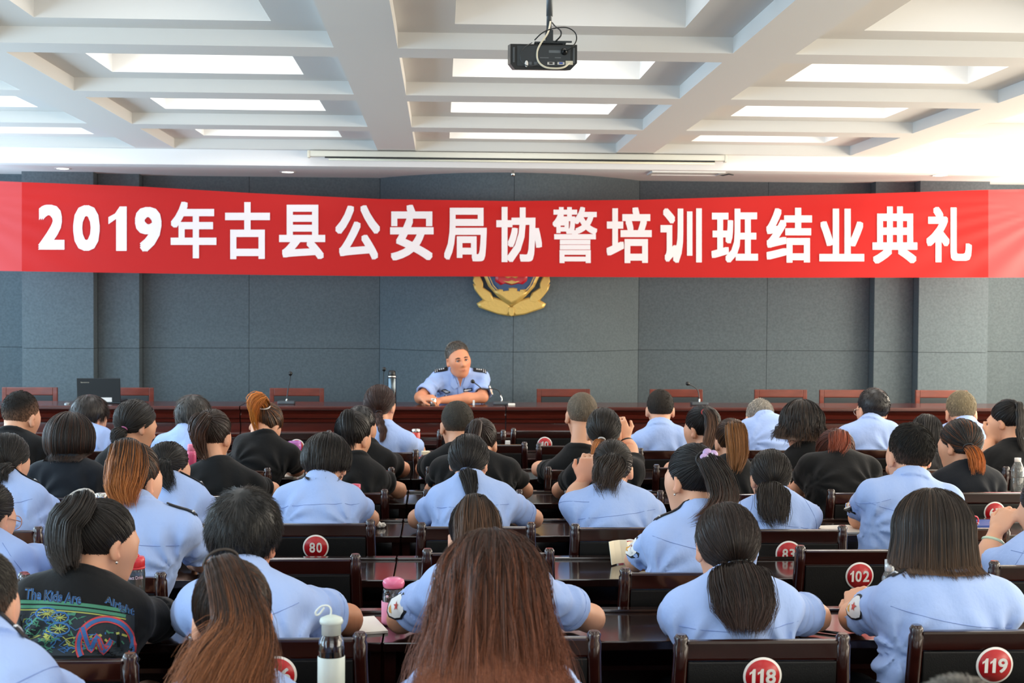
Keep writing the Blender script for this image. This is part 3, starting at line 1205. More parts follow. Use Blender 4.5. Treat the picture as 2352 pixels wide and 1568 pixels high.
def hand_prims(W, d, u, curl, side_sign):
    """palm, four two-segment fingers of unequal length and a thumb; W wrist, d pointing direction, u back of the hand"""
    d, u = unit(d), unit(u - d * (u @ d))
    s = np.cross(d, u)
    pr = [('e', W + d * 0.047, (0.041, 0.052, 0.017), np.stack([s, d, u], 1))]
    for i, (L, off) in enumerate(((0.040, -0.030), (0.046, -0.010), (0.043, 0.010), (0.034, 0.029))):
        o = off * (1 if side_sign > 0 else -1)
        a = W + d * (0.088 - 0.10 * abs(off) * (0.3 if i else 0.5)) + s * o
        c1 = curl * (0.9 + 0.06 * i)
        d1 = d * math.cos(c1) - u * math.sin(c1) + s * o * 0.7
        b = a + unit(d1) * L
        c2 = c1 + curl * 0.9
        d2 = d * math.cos(c2) - u * math.sin(c2)
        c = b + unit(d2) * L * 0.85
        pr += [('c', a - d * 0.02, a, 0.0092, 0.0092), ('c', a, b, 0.0090, 0.0082), ('c', b, c, 0.0082, 0.0070)]
    ts = -1 if side_sign > 0 else 1
    a = W + d * 0.025 + s * ts * 0.030
    b = a + unit(d * 0.65 + s * ts * 0.55 - u * 0.3) * 0.042
    c = b + unit(d * 0.85 + s * ts * 0.1 - u * 0.35) * 0.032
    pr += [('c', a, b, 0.013, 0.0105), ('c', b, c, 0.0105, 0.0085)]
    return pr


def prim(P, p):
    return s_ell(P, p[1], p[2], p[3]) if p[0] == 'e' else s_cap(P, *p[1:])


def near(P, prims, k, c, rad):
    """blend() where P is close to c, a plain distance elsewhere"""
    d2 = np.sqrt(((P - c) ** 2).sum(1))
    out = d2 - rad + 0.05
    m = d2 < rad
    if m.any():
        out[m] = blend(P[m], prims, k)
    return out


def blend(P, prims, k):
    d = None
    for p in prims:
        q = prim(P, p)
        d = q if d is None else smin(d, q, k)
    return d


def slerp(a, b, t):
    """a (…,3) b (…,3) unit, t (...,1)"""
    w = np.arccos(np.clip((a * b).sum(-1, keepdims=True), -0.9999, 0.9999))
    return (np.sin((1 - t) * w) * a + np.sin(t * w) * b) / np.sin(w)


HC = V(0, -0.012, 0.035)          # cranium centre in the head's own frame
HRAD = V(0.074, 0.093, 0.086)


def face_f(p, c):
    return 0.74 * p[..., 1] - 0.67 * p[..., 2] - c


class Person:
    pass


SHIRT_M = {'blue': M_BLUE, 'black': M_BLACK, 'navy': M_NAVY}
PEOPLE = []


def strands_mesh(S, rad, cols, sides=3):
    """S (N,K,3) centre lines, rad (N,K), cols (N,K,3) -> verts, quads, colours of thin tapering prisms"""
    N, K, _ = S.shape
    T = np.gradient(S, axis=1)
    T /= np.maximum(np.linalg.norm(T, axis=2, keepdims=True), 1e-9)
    ref = np.zeros_like(T)
    ref[..., 1] = -1.0
    U = np.cross(T, ref)
    bad = np.linalg.norm(U, axis=2) < 0.2
    U[bad] = np.cross(T[bad], np.array([1.0, 0, 0]))
    U /= np.maximum(np.linalg.norm(U, axis=2, keepdims=True), 1e-9)
    Wv = np.cross(T, U)
    rings = []
    for k in range(sides):
        a = 2 * PI * k / sides
        rings.append(S + rad[..., None] * (math.cos(a) * U + math.sin(a) * Wv))
    Vt = np.stack(rings, 2).reshape(-1, 3)
    base = (np.arange(N)[:, None] * K + np.arange(K - 1)[None, :]) * sides
    q = []
    for k in range(sides):
        k2 = (k + 1) % sides
        q.append(np.stack([base + k, base + k2, base + sides + k2, base + sides + k], -1).reshape(-1, 4))
    return Vt, np.concatenate(q), np.repeat(cols.reshape(-1, 3), sides, 0)


class HairBuild:
    def __init__(self):
        self.v, self.q, self.c, self.n = [], [], [], 0

    def add(self, v, q, c):
        self.v.append(v)
        self.q.append(q + self.n)
        self.c.append(c)
        self.n += len(v)

    def strands(self, S, r0, cols, taper=0.35):
        N, K, _ = S.shape
        t = np.linspace(0, 1, K)[None, :]
        r0 = np.asarray(r0)
        rad = (r0[:, None] if r0.ndim else r0) * (1 - (1 - taper) * np.clip((t - 0.55) / 0.45, 0, 1)) * np.ones((N, 1))
        self.add(*strands_mesh(S, rad, cols))

    def grid(self, G, cols, closed):
        """G (N,K,3) surface"""
        N, K, _ = G.shape
        i = np.arange(N if closed else N - 1)
        j = np.arange(K - 1)
        a = (i[:, None] * K + j[None, :])
        b = (((i + 1) % N)[:, None] * K + j[None, :])
        q = np.stack([a, a + 1, b + 1, b], -1).reshape(-1, 4)
        self.add(G.reshape(-1, 3), q, cols.reshape(-1, 3))

    def build(self, name, parent, base, m=None):
        v = np.concatenate(self.v) - base
        me = np_mesh(name, v, np.concatenate(self.q), smooth=True, colors=np.concatenate(self.c))
        return link(name, me, m or M_HAIR, parent)


def hair_cols(rng, N, K, root, tip, start, streak=0.25, jitter=0.20):
    """dyed-hair colour along each strand: root colour turning into the tip colour"""
    root, tip = np.array(lin(root)), np.array(lin(tip))
    t = np.linspace(0, 1, K)[None, :, None]
    off = rng.normal(0, 0.18, (N, 1, 1))
    m = np.clip((t - start + off) / 0.35, 0, 1)
    if streak:
        m = np.clip(m + (rng.uniform(size=(N, 1, 1)) < streak) * 0.33 * (tip.sum() > root.sum()), 0, 1)
    c = (root * (1 - m) + tip * m) * 1.8 + np.array([0.005, 0.003, 0.0018])
    return c * np.exp(rng.normal(0, jitter, (N, 1, 1)))


def boundary(w, t, c, nphi, R=None):
    """for directions around w: the angle at which the hair cap ends; returns unit dirs (nphi,3)"""
    w = unit(w)
    a = unit(np.cross(w, V(0.3, 1, 0.2)))
    b = np.cross(w, a)
    ph = np.linspace(0, 2 * PI, nphi, endpoint=False)
    al = np.radians(np.arange(4, 172, 2.0))
    side = np.cos(ph)[:, None] * a + np.sin(ph)[:, None] * b
    d = np.cos(al)[None, :, None] * w + np.sin(al)[None, :, None] * side[:, None, :]
    p = HC + d * (HRAD + t)
    bad = face_f(p, c) > 0
    k = np.where(bad.any(1), bad.argmax(1), len(al) - 1)
    # smooth the edge
    k = k.astype(float)
    for _ in range(2):
        k = (np.roll(k, 1) + k + np.roll(k, -1)) / 3
    A = np.interp(k, np.arange(len(al)), al)
    return np.cos(A)[:, None] * w + np.sin(A)[:, None] * side


def catmull(pts, n):
    P = np.asarray(pts, float)
    P = np.vstack([2 * P[0] - P[1], P, 2 * P[-1] - P[-2]])
    m = len(P) - 3
    out = []
    for u in np.linspace(0, m - 1e-6, n):
        i = int(u)
        t = u - i
        a, b, c, d = P[i:i + 4]
        out.append(0.5 * (2 * b + (c - a) * t + (2 * a - 5 * b + 4 * c - d) * t * t + (-a + 3 * b - 3 * c + d) * t ** 3))
    return np.array(out)


def person(pid, row, hd, sh, yaw=0, pitch=10, roll=0, top='blue', dy=0.42, seat=None, hair=None, label='', el=(None, None),
           hands=(None, None), body_yaw=0.0, epau='', seam=False, female=True, dys=None, seat_z=0.455, floor_z=0.0, tab=None,
           hs_fix=None, skin='E0A888', sleeve=0.66, hand_d=(None, None), fine_hand=False, face=False, neck=None, elY=None, collar=True, group='people seated in the audience', lift=0.0):
    p = Person()
    p.pid = pid
    Yc = ROWS[row] if isinstance(row, str) else row
    if top != 'blue' and sleeve == 0.66:
        sleeve = 0.54
    rng = np.random.RandomState(sum(ord(c) * 7 for c in pid))
    facing = -1 if abs(body_yaw) > 90 else 1
    Yh = Yc + dy * facing
    Ysh = Yc + (dys if dys is not None else dy - 0.09) * facing
    s = F / Yh                                           # pixels per metre at the head
    t_h = hair.get('t', 0.012)
    hs = hs_fix or min(1.14, max(0.92, (hd[1] - hd[0]) / s / (2 * (HRAD[0] + t_h))))
    R = rotm(yaw, pitch, roll) @ np.array(Matrix.Identity(3))
    if facing < 0:
        R = np.array(Matrix.Rotation(PI, 3, 'Z')) @ R
    cran = at((hd[0] + hd[1]) / 2, hd[2] + (HRAD[2] * hs + t_h) * s, Yh)
    Hc = cran - R @ (HC * hs)
    hp = lambda x, y, z: Hc + R @ (V(x, y, z) * hs)
    # shoulders
    oL, oR = at(sh[0], sh[1], Ysh), at(sh[2], sh[3], Ysh)
    wv = unit(oR - oL)
    shL, shR = oL + wv * 0.064 + V(0, 0, -0.056), oR - wv * 0.064 + V(0, 0, -0.056)
    if facing < 0:
        shL, shR = shR, shL
    mid = (shL + shR) / 2
    sd = unit(shR - shL)
    half = np.linalg.norm(shR - shL) / 2 + 0.009
    wsc = half / 0.155
    if seat is None:
        seat = (sh[0] + sh[2]) / 2
    Hip = V(at(seat, 1000, Yc)[0], Yc + (0.215 if facing > 0 else -0.215), seat_z + 0.132)
    N = (Hc + R @ (V(0, -0.03, -0.09) * hs)) * 0.26 + (mid + V(0, -0.015 * facing, 0.042)) * 0.74 if neck is None else neck
    a = unit(N - Hip)
    fw = unit(np.cross(a, sd))
    sd = np.cross(fw, a)
    TR = np.stack([sd, fw, a], 1)
    L = np.linalg.norm(N - Hip)
    gsc = min(1.12, max(0.85, wsc))
    torso = [('e', Hip + a * 0.02, (0.165 * gsc, 0.118, 0.13), TR),
             ('e', Hip + a * 0.33 * L, (0.142 * gsc, 0.108, 0.17), TR),
             ('e', Hip + a * 0.66 * L, (0.158 * gsc, 0.112, 0.18), TR),
             ('e', N - a * 0.125 - fw * 0.012, (half * 0.90, 0.080, 0.100), TR),
             ('c', shL + sd * 0.01, shR - sd * 0.01, 0.052, 0.052),
             ('c', N - a * 0.004 - fw * 0.006, shL + sd * 0.02 + a * 0.012, 0.045, 0.042),
             ('c', N - a * 0.004 - fw * 0.006, shR - sd * 0.02 + a * 0.012, 0.045, 0.042)]
    if female:
        for q in (-1, 1):
            torso.append(('e', Hip + a * 0.70 * L + fw * 0.075 + sd * 0.07 * q, (0.062, 0.055, 0.06), TR))
    else:
        torso[1] = ('e', Hip + a * 0.33 * L + fw * 0.01, (0.15 * gsc, 0.122, 0.17), TR)
    nr = 0.049 if female else 0.056
    skb = hp(0, -0.030, -0.035)
    neckp = ('c', N - a * 0.03, skb, nr * 1.06, nr)
    # arms
    ty = tab if tab is not None else (Yc + 0.48)
    tz = TAB_Z + lift
    arms = []
    for i, (shj, sg) in enumerate(((shL, -1), (shR, 1))):
        out = -sd if sg < 0 else sd
        if el[i] is not None:
            E = at(el[i][0], el[i][1], (el[i][2] if len(el[i]) > 2 else ty + 0.04 * facing))
            if len(el[i]) <= 2:
                E = E - out * 0.02
        else:
            E = V(shj[0] + out[0] * 0.065, (ty + 0.05 * facing) if elY is None else elY, tz + 0.045)
        E[2] = max(E[2], tz + 0.053)
        if hands[i] is not None:
            Wp = at(hands[i][0], hands[i][1], hands[i][2])
        else:
            Wp = V(E[0] * 0.55 + mid[0] * 0.45, E[1] + 0.15 * facing, tz + 0.044)
        arms.append((shj, E, Wp, sg))
    ar = 0.045 if female else 0.050
    arm_pr, hand_pr = [], []
    for i, (S_, E, Wp, sg) in enumerate(arms):
        arm_pr += [('c', S_, E, ar, ar * 0.82), ('c', E, E * 0.6 + Wp * 0.4, ar * 0.84, ar * 0.86), ('c', E * 0.6 + Wp * 0.4, Wp, ar * 0.86, ar * 0.56)]
        hdir = unit(hand_d[i][0]) if hand_d[i] is not None else unit((Wp - E) * V(1, 1, 0.2) + V(-sg * 0.05 * facing, 0, 0))
        hup = V(*hand_d[i][1]) if hand_d[i] is not None else V(0, 0, 1)
        curl = hand_d[i][2] if hand_d[i] is not None else 0.16
        hand_pr.append((hand_prims(Wp, hdir, hup, curl, -sg), Wp + hdir * 0.07))
    # legs
    legs = []
    for q in (-1, 1):
        hj = Hip + sd * 0.085 * q - V(0, 0, 0.03)
        kn = V(hj[0] + 0.02 * q, Yc + 0.62 * facing, seat_z + 0.066)
        an = V(kn[0], kn[1] - (0.05 if facing > 0 else -0.12), floor_z + 0.085)
        legs += [('c', hj, kn, 0.074, 0.054), ('c', kn, an, 0.053, 0.037)]
        legs.append(('c', an + V(0, -0.02 * facing, -0.045), an + V(0.01 * q, 0.15 * facing, -0.05), 0.036, 0.032))
    # head with a face
    head = [('e', hp(*HC), HRAD * hs, R),
            ('e', hp(0, 0.030, -0.045), V(0.064 if face else 0.056, 0.063, 0.074 if face else 0.072) * hs, R),
            ('e', hp(0, 0.055, -0.088), V(0.030, 0.026, 0.024) * hs, R),
            ('e', hp(0, 0.045, -0.004 if face else 0.0), V(0.069 if face else 0.062, 0.048, 0.05) * hs, R)]
    feat = [('c', hp(0, 0.088, 0.012), hp(0, 0.106, -0.022), 0.0085 * hs, 0.0125 * hs),
            ('c', hp(-0.012, 0.094, -0.028), hp(0.012, 0.094, -0.028), 0.009 * hs, 0.009 * hs),
            ('e', hp(0, 0.086, -0.056), V(0.024, 0.012, 0.0065) * hs, R),
            ('e', hp(0, 0.085, -0.064), V(0.020, 0.012, 0.006) * hs, R),
            ('c', hp(-0.040, 0.078, 0.026), hp(-0.015, 0.088, 0.024), 0.008 * hs, 0.008 * hs),
            ('c', hp(0.040, 0.078, 0.026), hp(0.015, 0.088, 0.024), 0.008 * hs, 0.008 * hs)]
    socks = [('e', hp(q * 0.031, 0.092, 0.008), V(0.017, 0.012, 0.010) * hs, R) for q in (-1, 1)]
    ears, dents = [], []
    for q in (-1, 1):
        eR = R @ np.array(Matrix.Rotation(-q * math.radians(28), 3, 'Z'))
        ears.append(('e', hp(q * 0.0795, -0.008, -0.006), V(0.0085, 0.0185, 0.031) * hs, eR))
        ears.append(('e', hp(q * 0.076, 0.000, -0.026), V(0.008, 0.010, 0.014) * hs, eR))
        dents.append(('e', hp(q * 0.0895, 0.004, -0.003), V(0.0075, 0.011, 0.020) * hs, eR))

    def tors(P, off):
        return blend(P, torso, 0.07) + off

    def body(P):
        d = tors(P, 0.016)
        d = smin(d, prim(P, neckp), 0.035)
        h = blend(P, head, 0.045)
        m = np.abs(((P - Hc) ** 2).sum(1)) < 0.19 ** 2
        hh = h.copy()
        if m.any():
            Q = P[m]
            x = hh[m]
            x = smin(x, blend(Q, feat, 0.010), 0.012)
            for k_ in socks:
                x = smax(x, -prim(Q, k_), 0.008)
            e_ = blend(Q, ears, 0.006)
            for k_ in dents:
                e_ = smax(e_, -prim(Q, k_), 0.004)
            x = smin(x, e_, 0.006)
            hh[m] = x
        d = smin(d, hh, 0.022)
        arm = blend(P, arm_pr, 0.03)
        for hp_, hc_ in hand_pr:
            arm = smin(arm, near(P, hp_, 0.007, hc_, 0.16), 0.018)
        d = smin(d, arm, 0.03)
        d = smin(d, blend(P, legs, 0.04), 0.05)
        return d

    allp = [x for x in (shL, shR, Hip, N)] + [x for A_ in arms for x in A_[:3]] + [hp(0, 0, 0.14), hp(0, 0.13, 0), hp(0, -0.13, 0)] + [V(Hip[0], Yc + 0.78 * facing, floor_z + 0.03)] + [A_[2] + (A_[2] - A_[1]) * 0.75 for A_ in arms]
    lo = np.min(allp, 0) - 0.20
    hi = np.max(allp, 0) + 0.20
    lo[2] = floor_z - 0.03
    px = F / Yh
    h = float(np.clip(10.0 / px, 0.0095, 0.02))
    hf = float(np.clip(4.2 / px, 0.0042, 0.0085))
    if face:
        h, hf = 0.012, 0.0065
    fine = [(Hc - 0.135 * hs, Hc + 0.145 * hs, hf)]
    for i, (S_, E, Wp, sg) in enumerate(arms):
        if hands[i] is not None or fine_hand:
            c = Wp + unit(Wp - E) * 0.06 if hand_d[i] is None else Wp + unit(hand_d[i][0]) * 0.06
            fine.append((c - 0.095, c + 0.095, hf))
    # legs are coarse: a denser grid only above the seat
    class Z:
        pass
    hz = [(np.array([lo[0], lo[1], seat_z]), hi, h)]
    v, q = mesh_sdf(body, lo, hi, (h, h, 0.03), fine + [(np.array([1e3, 1e3, seat_z - 0.02]), np.array([1e3 + 1, 1e3 + 1, hi[2]]), h)])
    skc = np.array(lin(skin))
    cols = np.tile(skc, (len(v), 1))
    # lips and ear tips are redder; cropped hair shows as a darker scalp
    hv = (v - Hc) @ R / hs
    lipm = np.exp(-(((hv - V(0, 0.093, -0.060)) / V(0.022, 0.014, 0.009)) ** 2).sum(1))
    cols = cols * (1 - 0.55 * lipm[:, None]) + np.array(lin('B0604F')) * 0.55 * lipm[:, None]
    earm = np.clip((np.abs(hv[:, 0]) - 0.079) / 0.012, 0, 1) * (np.abs(hv[:, 2]) < 0.05) * (np.abs(hv[:, 1]) < 0.05)
    cols = cols * (1 - 0.35 * earm[:, None]) + np.array(lin('D2704F')) * 0.35 * earm[:, None]
    if face:
        for q_ in (-1, 1):
            cm = np.exp(-(((hv - V(q_ * 0.045, 0.075, -0.025)) / V(0.022, 0.03, 0.02)) ** 2).sum(1))
            cols = cols * (1 - 0.3 * cm[:, None]) + np.array(lin('D9785C')) * 0.3 * cm[:, None]
    base = V(Hip[0], Hip[1], floor_z)
    root = link('person', np_mesh('person', v - base, q, colors=cols), M_SKIN, None, loc=base)
    tag(root, label, 'person', group)
    p.root, p.base = root, base

    # ------------------------------------------------------ shirt
    sl = []
    for i, (S_, E, Wp, sg) in enumerate(arms):
        En = S_ + (E - S_) * sleeve
        sl.append((S_, E, En, unit(E - S_)))
    nk_dir = unit(skb - N)
    seed = sum(ord(c) for c in pid)

    hb = float(np.clip(7.0 / px, 0.0062, 0.014))
    if face:
        hb = 0.0085

    def shirt(P):
        d = tors(P, -0.003)
        for S_, E, En, ud in sl:
            c = s_cap(P, S_, S_ + (E - S_) * (sleeve + 0.1), 0.056 if female else 0.061, 0.064 if female else 0.071)
            along = (P - En) @ ud
            c = smax(c, along, 0.006)
            # folds ring the sleeve, deeper on the inside of the elbow
            q_ = P - S_
            tt_ = (q_ @ ud)
            c = c + 0.0050 * np.sin(tt_ * 105 + 2.2 * np.sin((q_ @ fw) * 38 + seed) + seed) * np.clip(tt_ / 0.08, 0, 1)
            d = smin(d, c, 0.026)
        # folds: broad ones over the back, finer ones running from the armpits
        k = np.zeros(len(P))
        for S_, E, En, ud in sl:
            r = np.sqrt(((P - (S_ - a * 0.10)) ** 2).sum(1))
            k += np.exp(-(r / 0.11) ** 2)
            rE = np.sqrt(((P - (S_ + (E - S_) * 0.4)) ** 2).sum(1))
            k += 0.6 * np.exp(-(rE / 0.10) ** 2)
        d = d + wobble(P, seed, 0.0055, 15) + wobble(P, seed + 5, 0.0050, 40) * np.minimum(k, 1.2)
        for S_, E, En, ud in sl:
            q_ = P - (S_ - a * 0.13)
            x_, z_ = q_ @ sd, q_ @ a
            r = np.sqrt(x_ * x_ + z_ * z_)
            d = d + 0.0075 * np.sin(np.arctan2(z_, x_) * 9 + r * 14 + seed) * np.exp(-((r - 0.07) / 0.075) ** 2)
        zz = (P - Hip) @ a
        d = d + 0.006 * np.sin(zz * 70 + 5 * ((P - Hip) @ sd) + seed) * np.exp(-((zz - 0.08) / 0.09) ** 2)
        if hb < 0.0105:                     # open cuffs
            for S_, E, En, ud in sl:
                q_ = P - En
                along = q_ @ ud
                rd = np.sqrt(np.maximum((q_ * q_).sum(1) - along * along, 0))
                r0_ = 0.058 if female else 0.064
                cuff = np.maximum(np.abs(rd - r0_) - 0.0055, np.maximum(along - 0.001, -(along + 0.05)))
                d = np.where((np.abs(along) < 0.12) & (rd < 0.13), smin(d, cuff, 0.012), d)
                hole = np.maximum(rd - (r0_ - 0.007), np.maximum(-(along + 0.045), along - 0.04))
                d = smax(d, -hole, 0.003)
        al = (P - N) @ a
        # neck opening
        d = smax(d, -(s_cap(P, N - nk_dir * 0.01, skb + nk_dir * 0.1, nr * 1.10 + 0.004, nr * 1.1 + 0.004)), 0.004)
        cut = (P - Hip) @ a + 0.06
        d = smax(d, -cut, 0.01)
        d = np.maximum(d, al - 0.075)
        if collar:
            q_ = P - (N + nk_dir * 0.030)
            ax_ = q_ @ nk_dir
            rd = np.sqrt(np.maximum((q_ * q_).sum(1) - ax_ * ax_, 0))
            fr = (q_ @ fw)
            zc = -0.10 * fr
            hh_ = 0.026 if top == 'blue' else 0.009
            cd = np.maximum(np.abs(rd - (nr * 1.10 + 0.016 - 0.30 * (ax_ - zc))) - 0.007, np.abs(ax_ - zc) - hh_) - 0.003
            if top == 'blue':
                cd = np.maximum(cd, fr - 0.035)
            d = smin(d, cd, 0.005 if top == 'blue' else 0.012)
        return d

    slo = np.min([shL, shR, Hip, N] + [s_[2] for s_ in sl], 0) - 0.22
    shi = np.max([shL, shR, Hip, N] + [s_[2] for s_ in sl], 0) + 0.20
    v, q = mesh_sdf(shirt, slo, shi, hb, [(N - 0.10, N + 0.12, max(hb * 0.6, 0.0045))])
    nm = 'uniform_shirt' if top == 'blue' else 't_shirt'
    sobj = link(nm, np_mesh(nm, v - base, q), SHIRT_M[top], root)
    p.bvh = BVHTree.FromPolygons([tuple(x) for x in v], [tuple(int(i) for i in f) for f in q])
    p.shirt = sobj

    # trousers (coarse: they are under the tables)
    hips = [torso[0]] + legs

    def trou(P):
        d = blend(P, [torso[0]] + [x for i, x in enumerate(legs) if i % 3 != 2], 0.05) - 0.012
        d = np.maximum(d, (P - Hip) @ a - 0.06)
        return np.maximum(d, floor_z + 0.10 - P[:, 2])
    tlo = np.min([x[1] for x in hips if x[0] == 'c'] + [Hip], 0) - 0.2
    thi = np.max([x[2] for x in hips if x[0] == 'c'] + [Hip], 0) + 0.2
    tlo[2] = floor_z - 0.02
    v, q = mesh_sdf(trou, tlo, thi, 0.03)
    link('trousers', np_mesh('trousers', v - base, q), M_TROU, root)

    # seams and shoulder boards
    def hit(o, d):
        r = p.bvh.ray_cast(Vector(o), Vector(d))
        return (np.array(r[0]), np.array(r[1])) if r[0] is not None else (None, None)
    if seam:
        pts = []
        for u in np.linspace(-0.92, 0.92, 19):
            o = N + sd * u * (half + 0.03) - a * (0.075 + 0.02 * (1 - u * u)) - fw * 0.5
            h_, n_ = hit(o, fw)
            if h_ is not None:
                pts.append(h_ + n_ * 0.0007)
        runs = [pts]
        for S_, E, En, ud in sl:
            arc = []
            u1 = unit(np.cross(ud, fw))
            for ang in np.linspace(0, PI, 15):
                dr = math.cos(ang) * u1 + math.sin(ang) * (-fw)
                o = S_ + ud * 0.03 + dr * 0.3
                h_, n_ = hit(o, -dr)
                if h_ is not None and np.linalg.norm(h_ - S_) < 0.12:
                    arc.append(h_ + n_ * 0.0007)
            runs.append(arc)
            cuff = []
            for ang in np.linspace(0, 2 * PI, 17):
                dr = math.cos(ang) * u1 + math.sin(ang) * (-np.cross(u1, ud))
                o = En - ud * 0.022 + dr * 0.3
                h_, n_ = hit(o, -dr)
                if h_ is not None and np.linalg.norm(h_ - En) < 0.10:
                    cuff.append(h_ + n_ * 0.0007)
            runs.append(cuff)
        for k_, r_ in enumerate(runs):
            if len(r_) > 3 and max(np.linalg.norm(r_[i + 1] - r_[i]) for i in range(len(r_) - 1)) < 0.06:
                b_ = MB()
                b_.tube([x - base for x in r_], 0.0011, 5)
                b_.build('seam', M_THREAD, sobj)
    for ch in epau:
        S_ = shL if ch == 'L' else shR
        out = -sd if ch == 'L' else sd
        rows = []
        for u in np.linspace(0, 1, 7):
            c = S_ - out * (0.075 - 0.105 * u)
            cr = []
            for w_ in (-0.026, -0.009, 0.009, 0.026):
                h_, n_ = hit(c + fw * (w_ + 0.005) + a * 0.3, -a)
                if h_ is None:
                    h_ = c + fw * w_ + a * 0.055
                cr.append(h_ + a * 0.004)
            rows.append(cr)
        G = np.array(rows)
        top_ = G + a * 0.004
        vv = np.concatenate([G.reshape(-1, 3), top_.reshape(-1, 3)])
        n_ = 28
        qq = []
        for i in range(6):
            for j in range(3):
                i0 = i * 4 + j
                qq.append((n_ + i0, n_ + i0 + 4, n_ + i0 + 5, n_ + i0 + 1))
                qq.append((i0, i0 + 1, i0 + 5, i0 + 4))
        for i in range(6):
            for j in (0, 3):
                i0 = i * 4 + j
                qq.append((i0, i0 + 4, n_ + i0 + 4, n_ + i0))
        for j in range(3):
            for i in (0, 6):
                i0 = i * 4 + j
                qq.append((i0, i0 + 1, n_ + i0 + 1, n_ + i0))
        eo = link('epaulette', np_mesh('epaulette', vv - base, np.array(qq), smooth=False), M_EPAU, sobj)
        c0, c1 = top_[5].mean(0), top_[6].mean(0)
        for f_ in ((0.78, 0.92) if face else (0.88,)):
            i_ = f_ * 6
            k0 = int(i_)
            r_ = top_[k0] * (1 - (i_ - k0)) + top_[min(k0 + 1, 6)] * (i_ - k0)
            b_ = MB()
            b_.tube([x - base + a * 0.001 for x in r_], 0.003, 6)
            b_.build('bar', M_SILVER, eo)
        if face:
            for f_ in (0.28, 0.44, 0.60):
                i_ = f_ * 6
                k0 = int(i_)
                c = (top_[k0] * (1 - (i_ - k0)) + top_[k0 + 1] * (i_ - k0)).mean(0) - base + a * 0.002
                b_ = MB()
                bmesh.ops.create_icosphere(b_.bm, subdivisions=2, radius=0.0075, matrix=Matrix.Translation(Vector(c)))
                b_.build('pip', M_SILVER, eo)

    p.Hc, p.R, p.hs, p.hp, p.N, p.a, p.fw, p.sd = Hc, R, hs, hp, N, a, fw, sd
    p.shL, p.shR, p.Hip, p.Yh, p.px, p.sl, p.arms, p.hit, p.rng = shL, shR, Hip, Yh, px, sl, arms, hit, rng
    p.sobj = sobj
    make_hair(p, hair)
    PEOPLE.append(p)
    return p


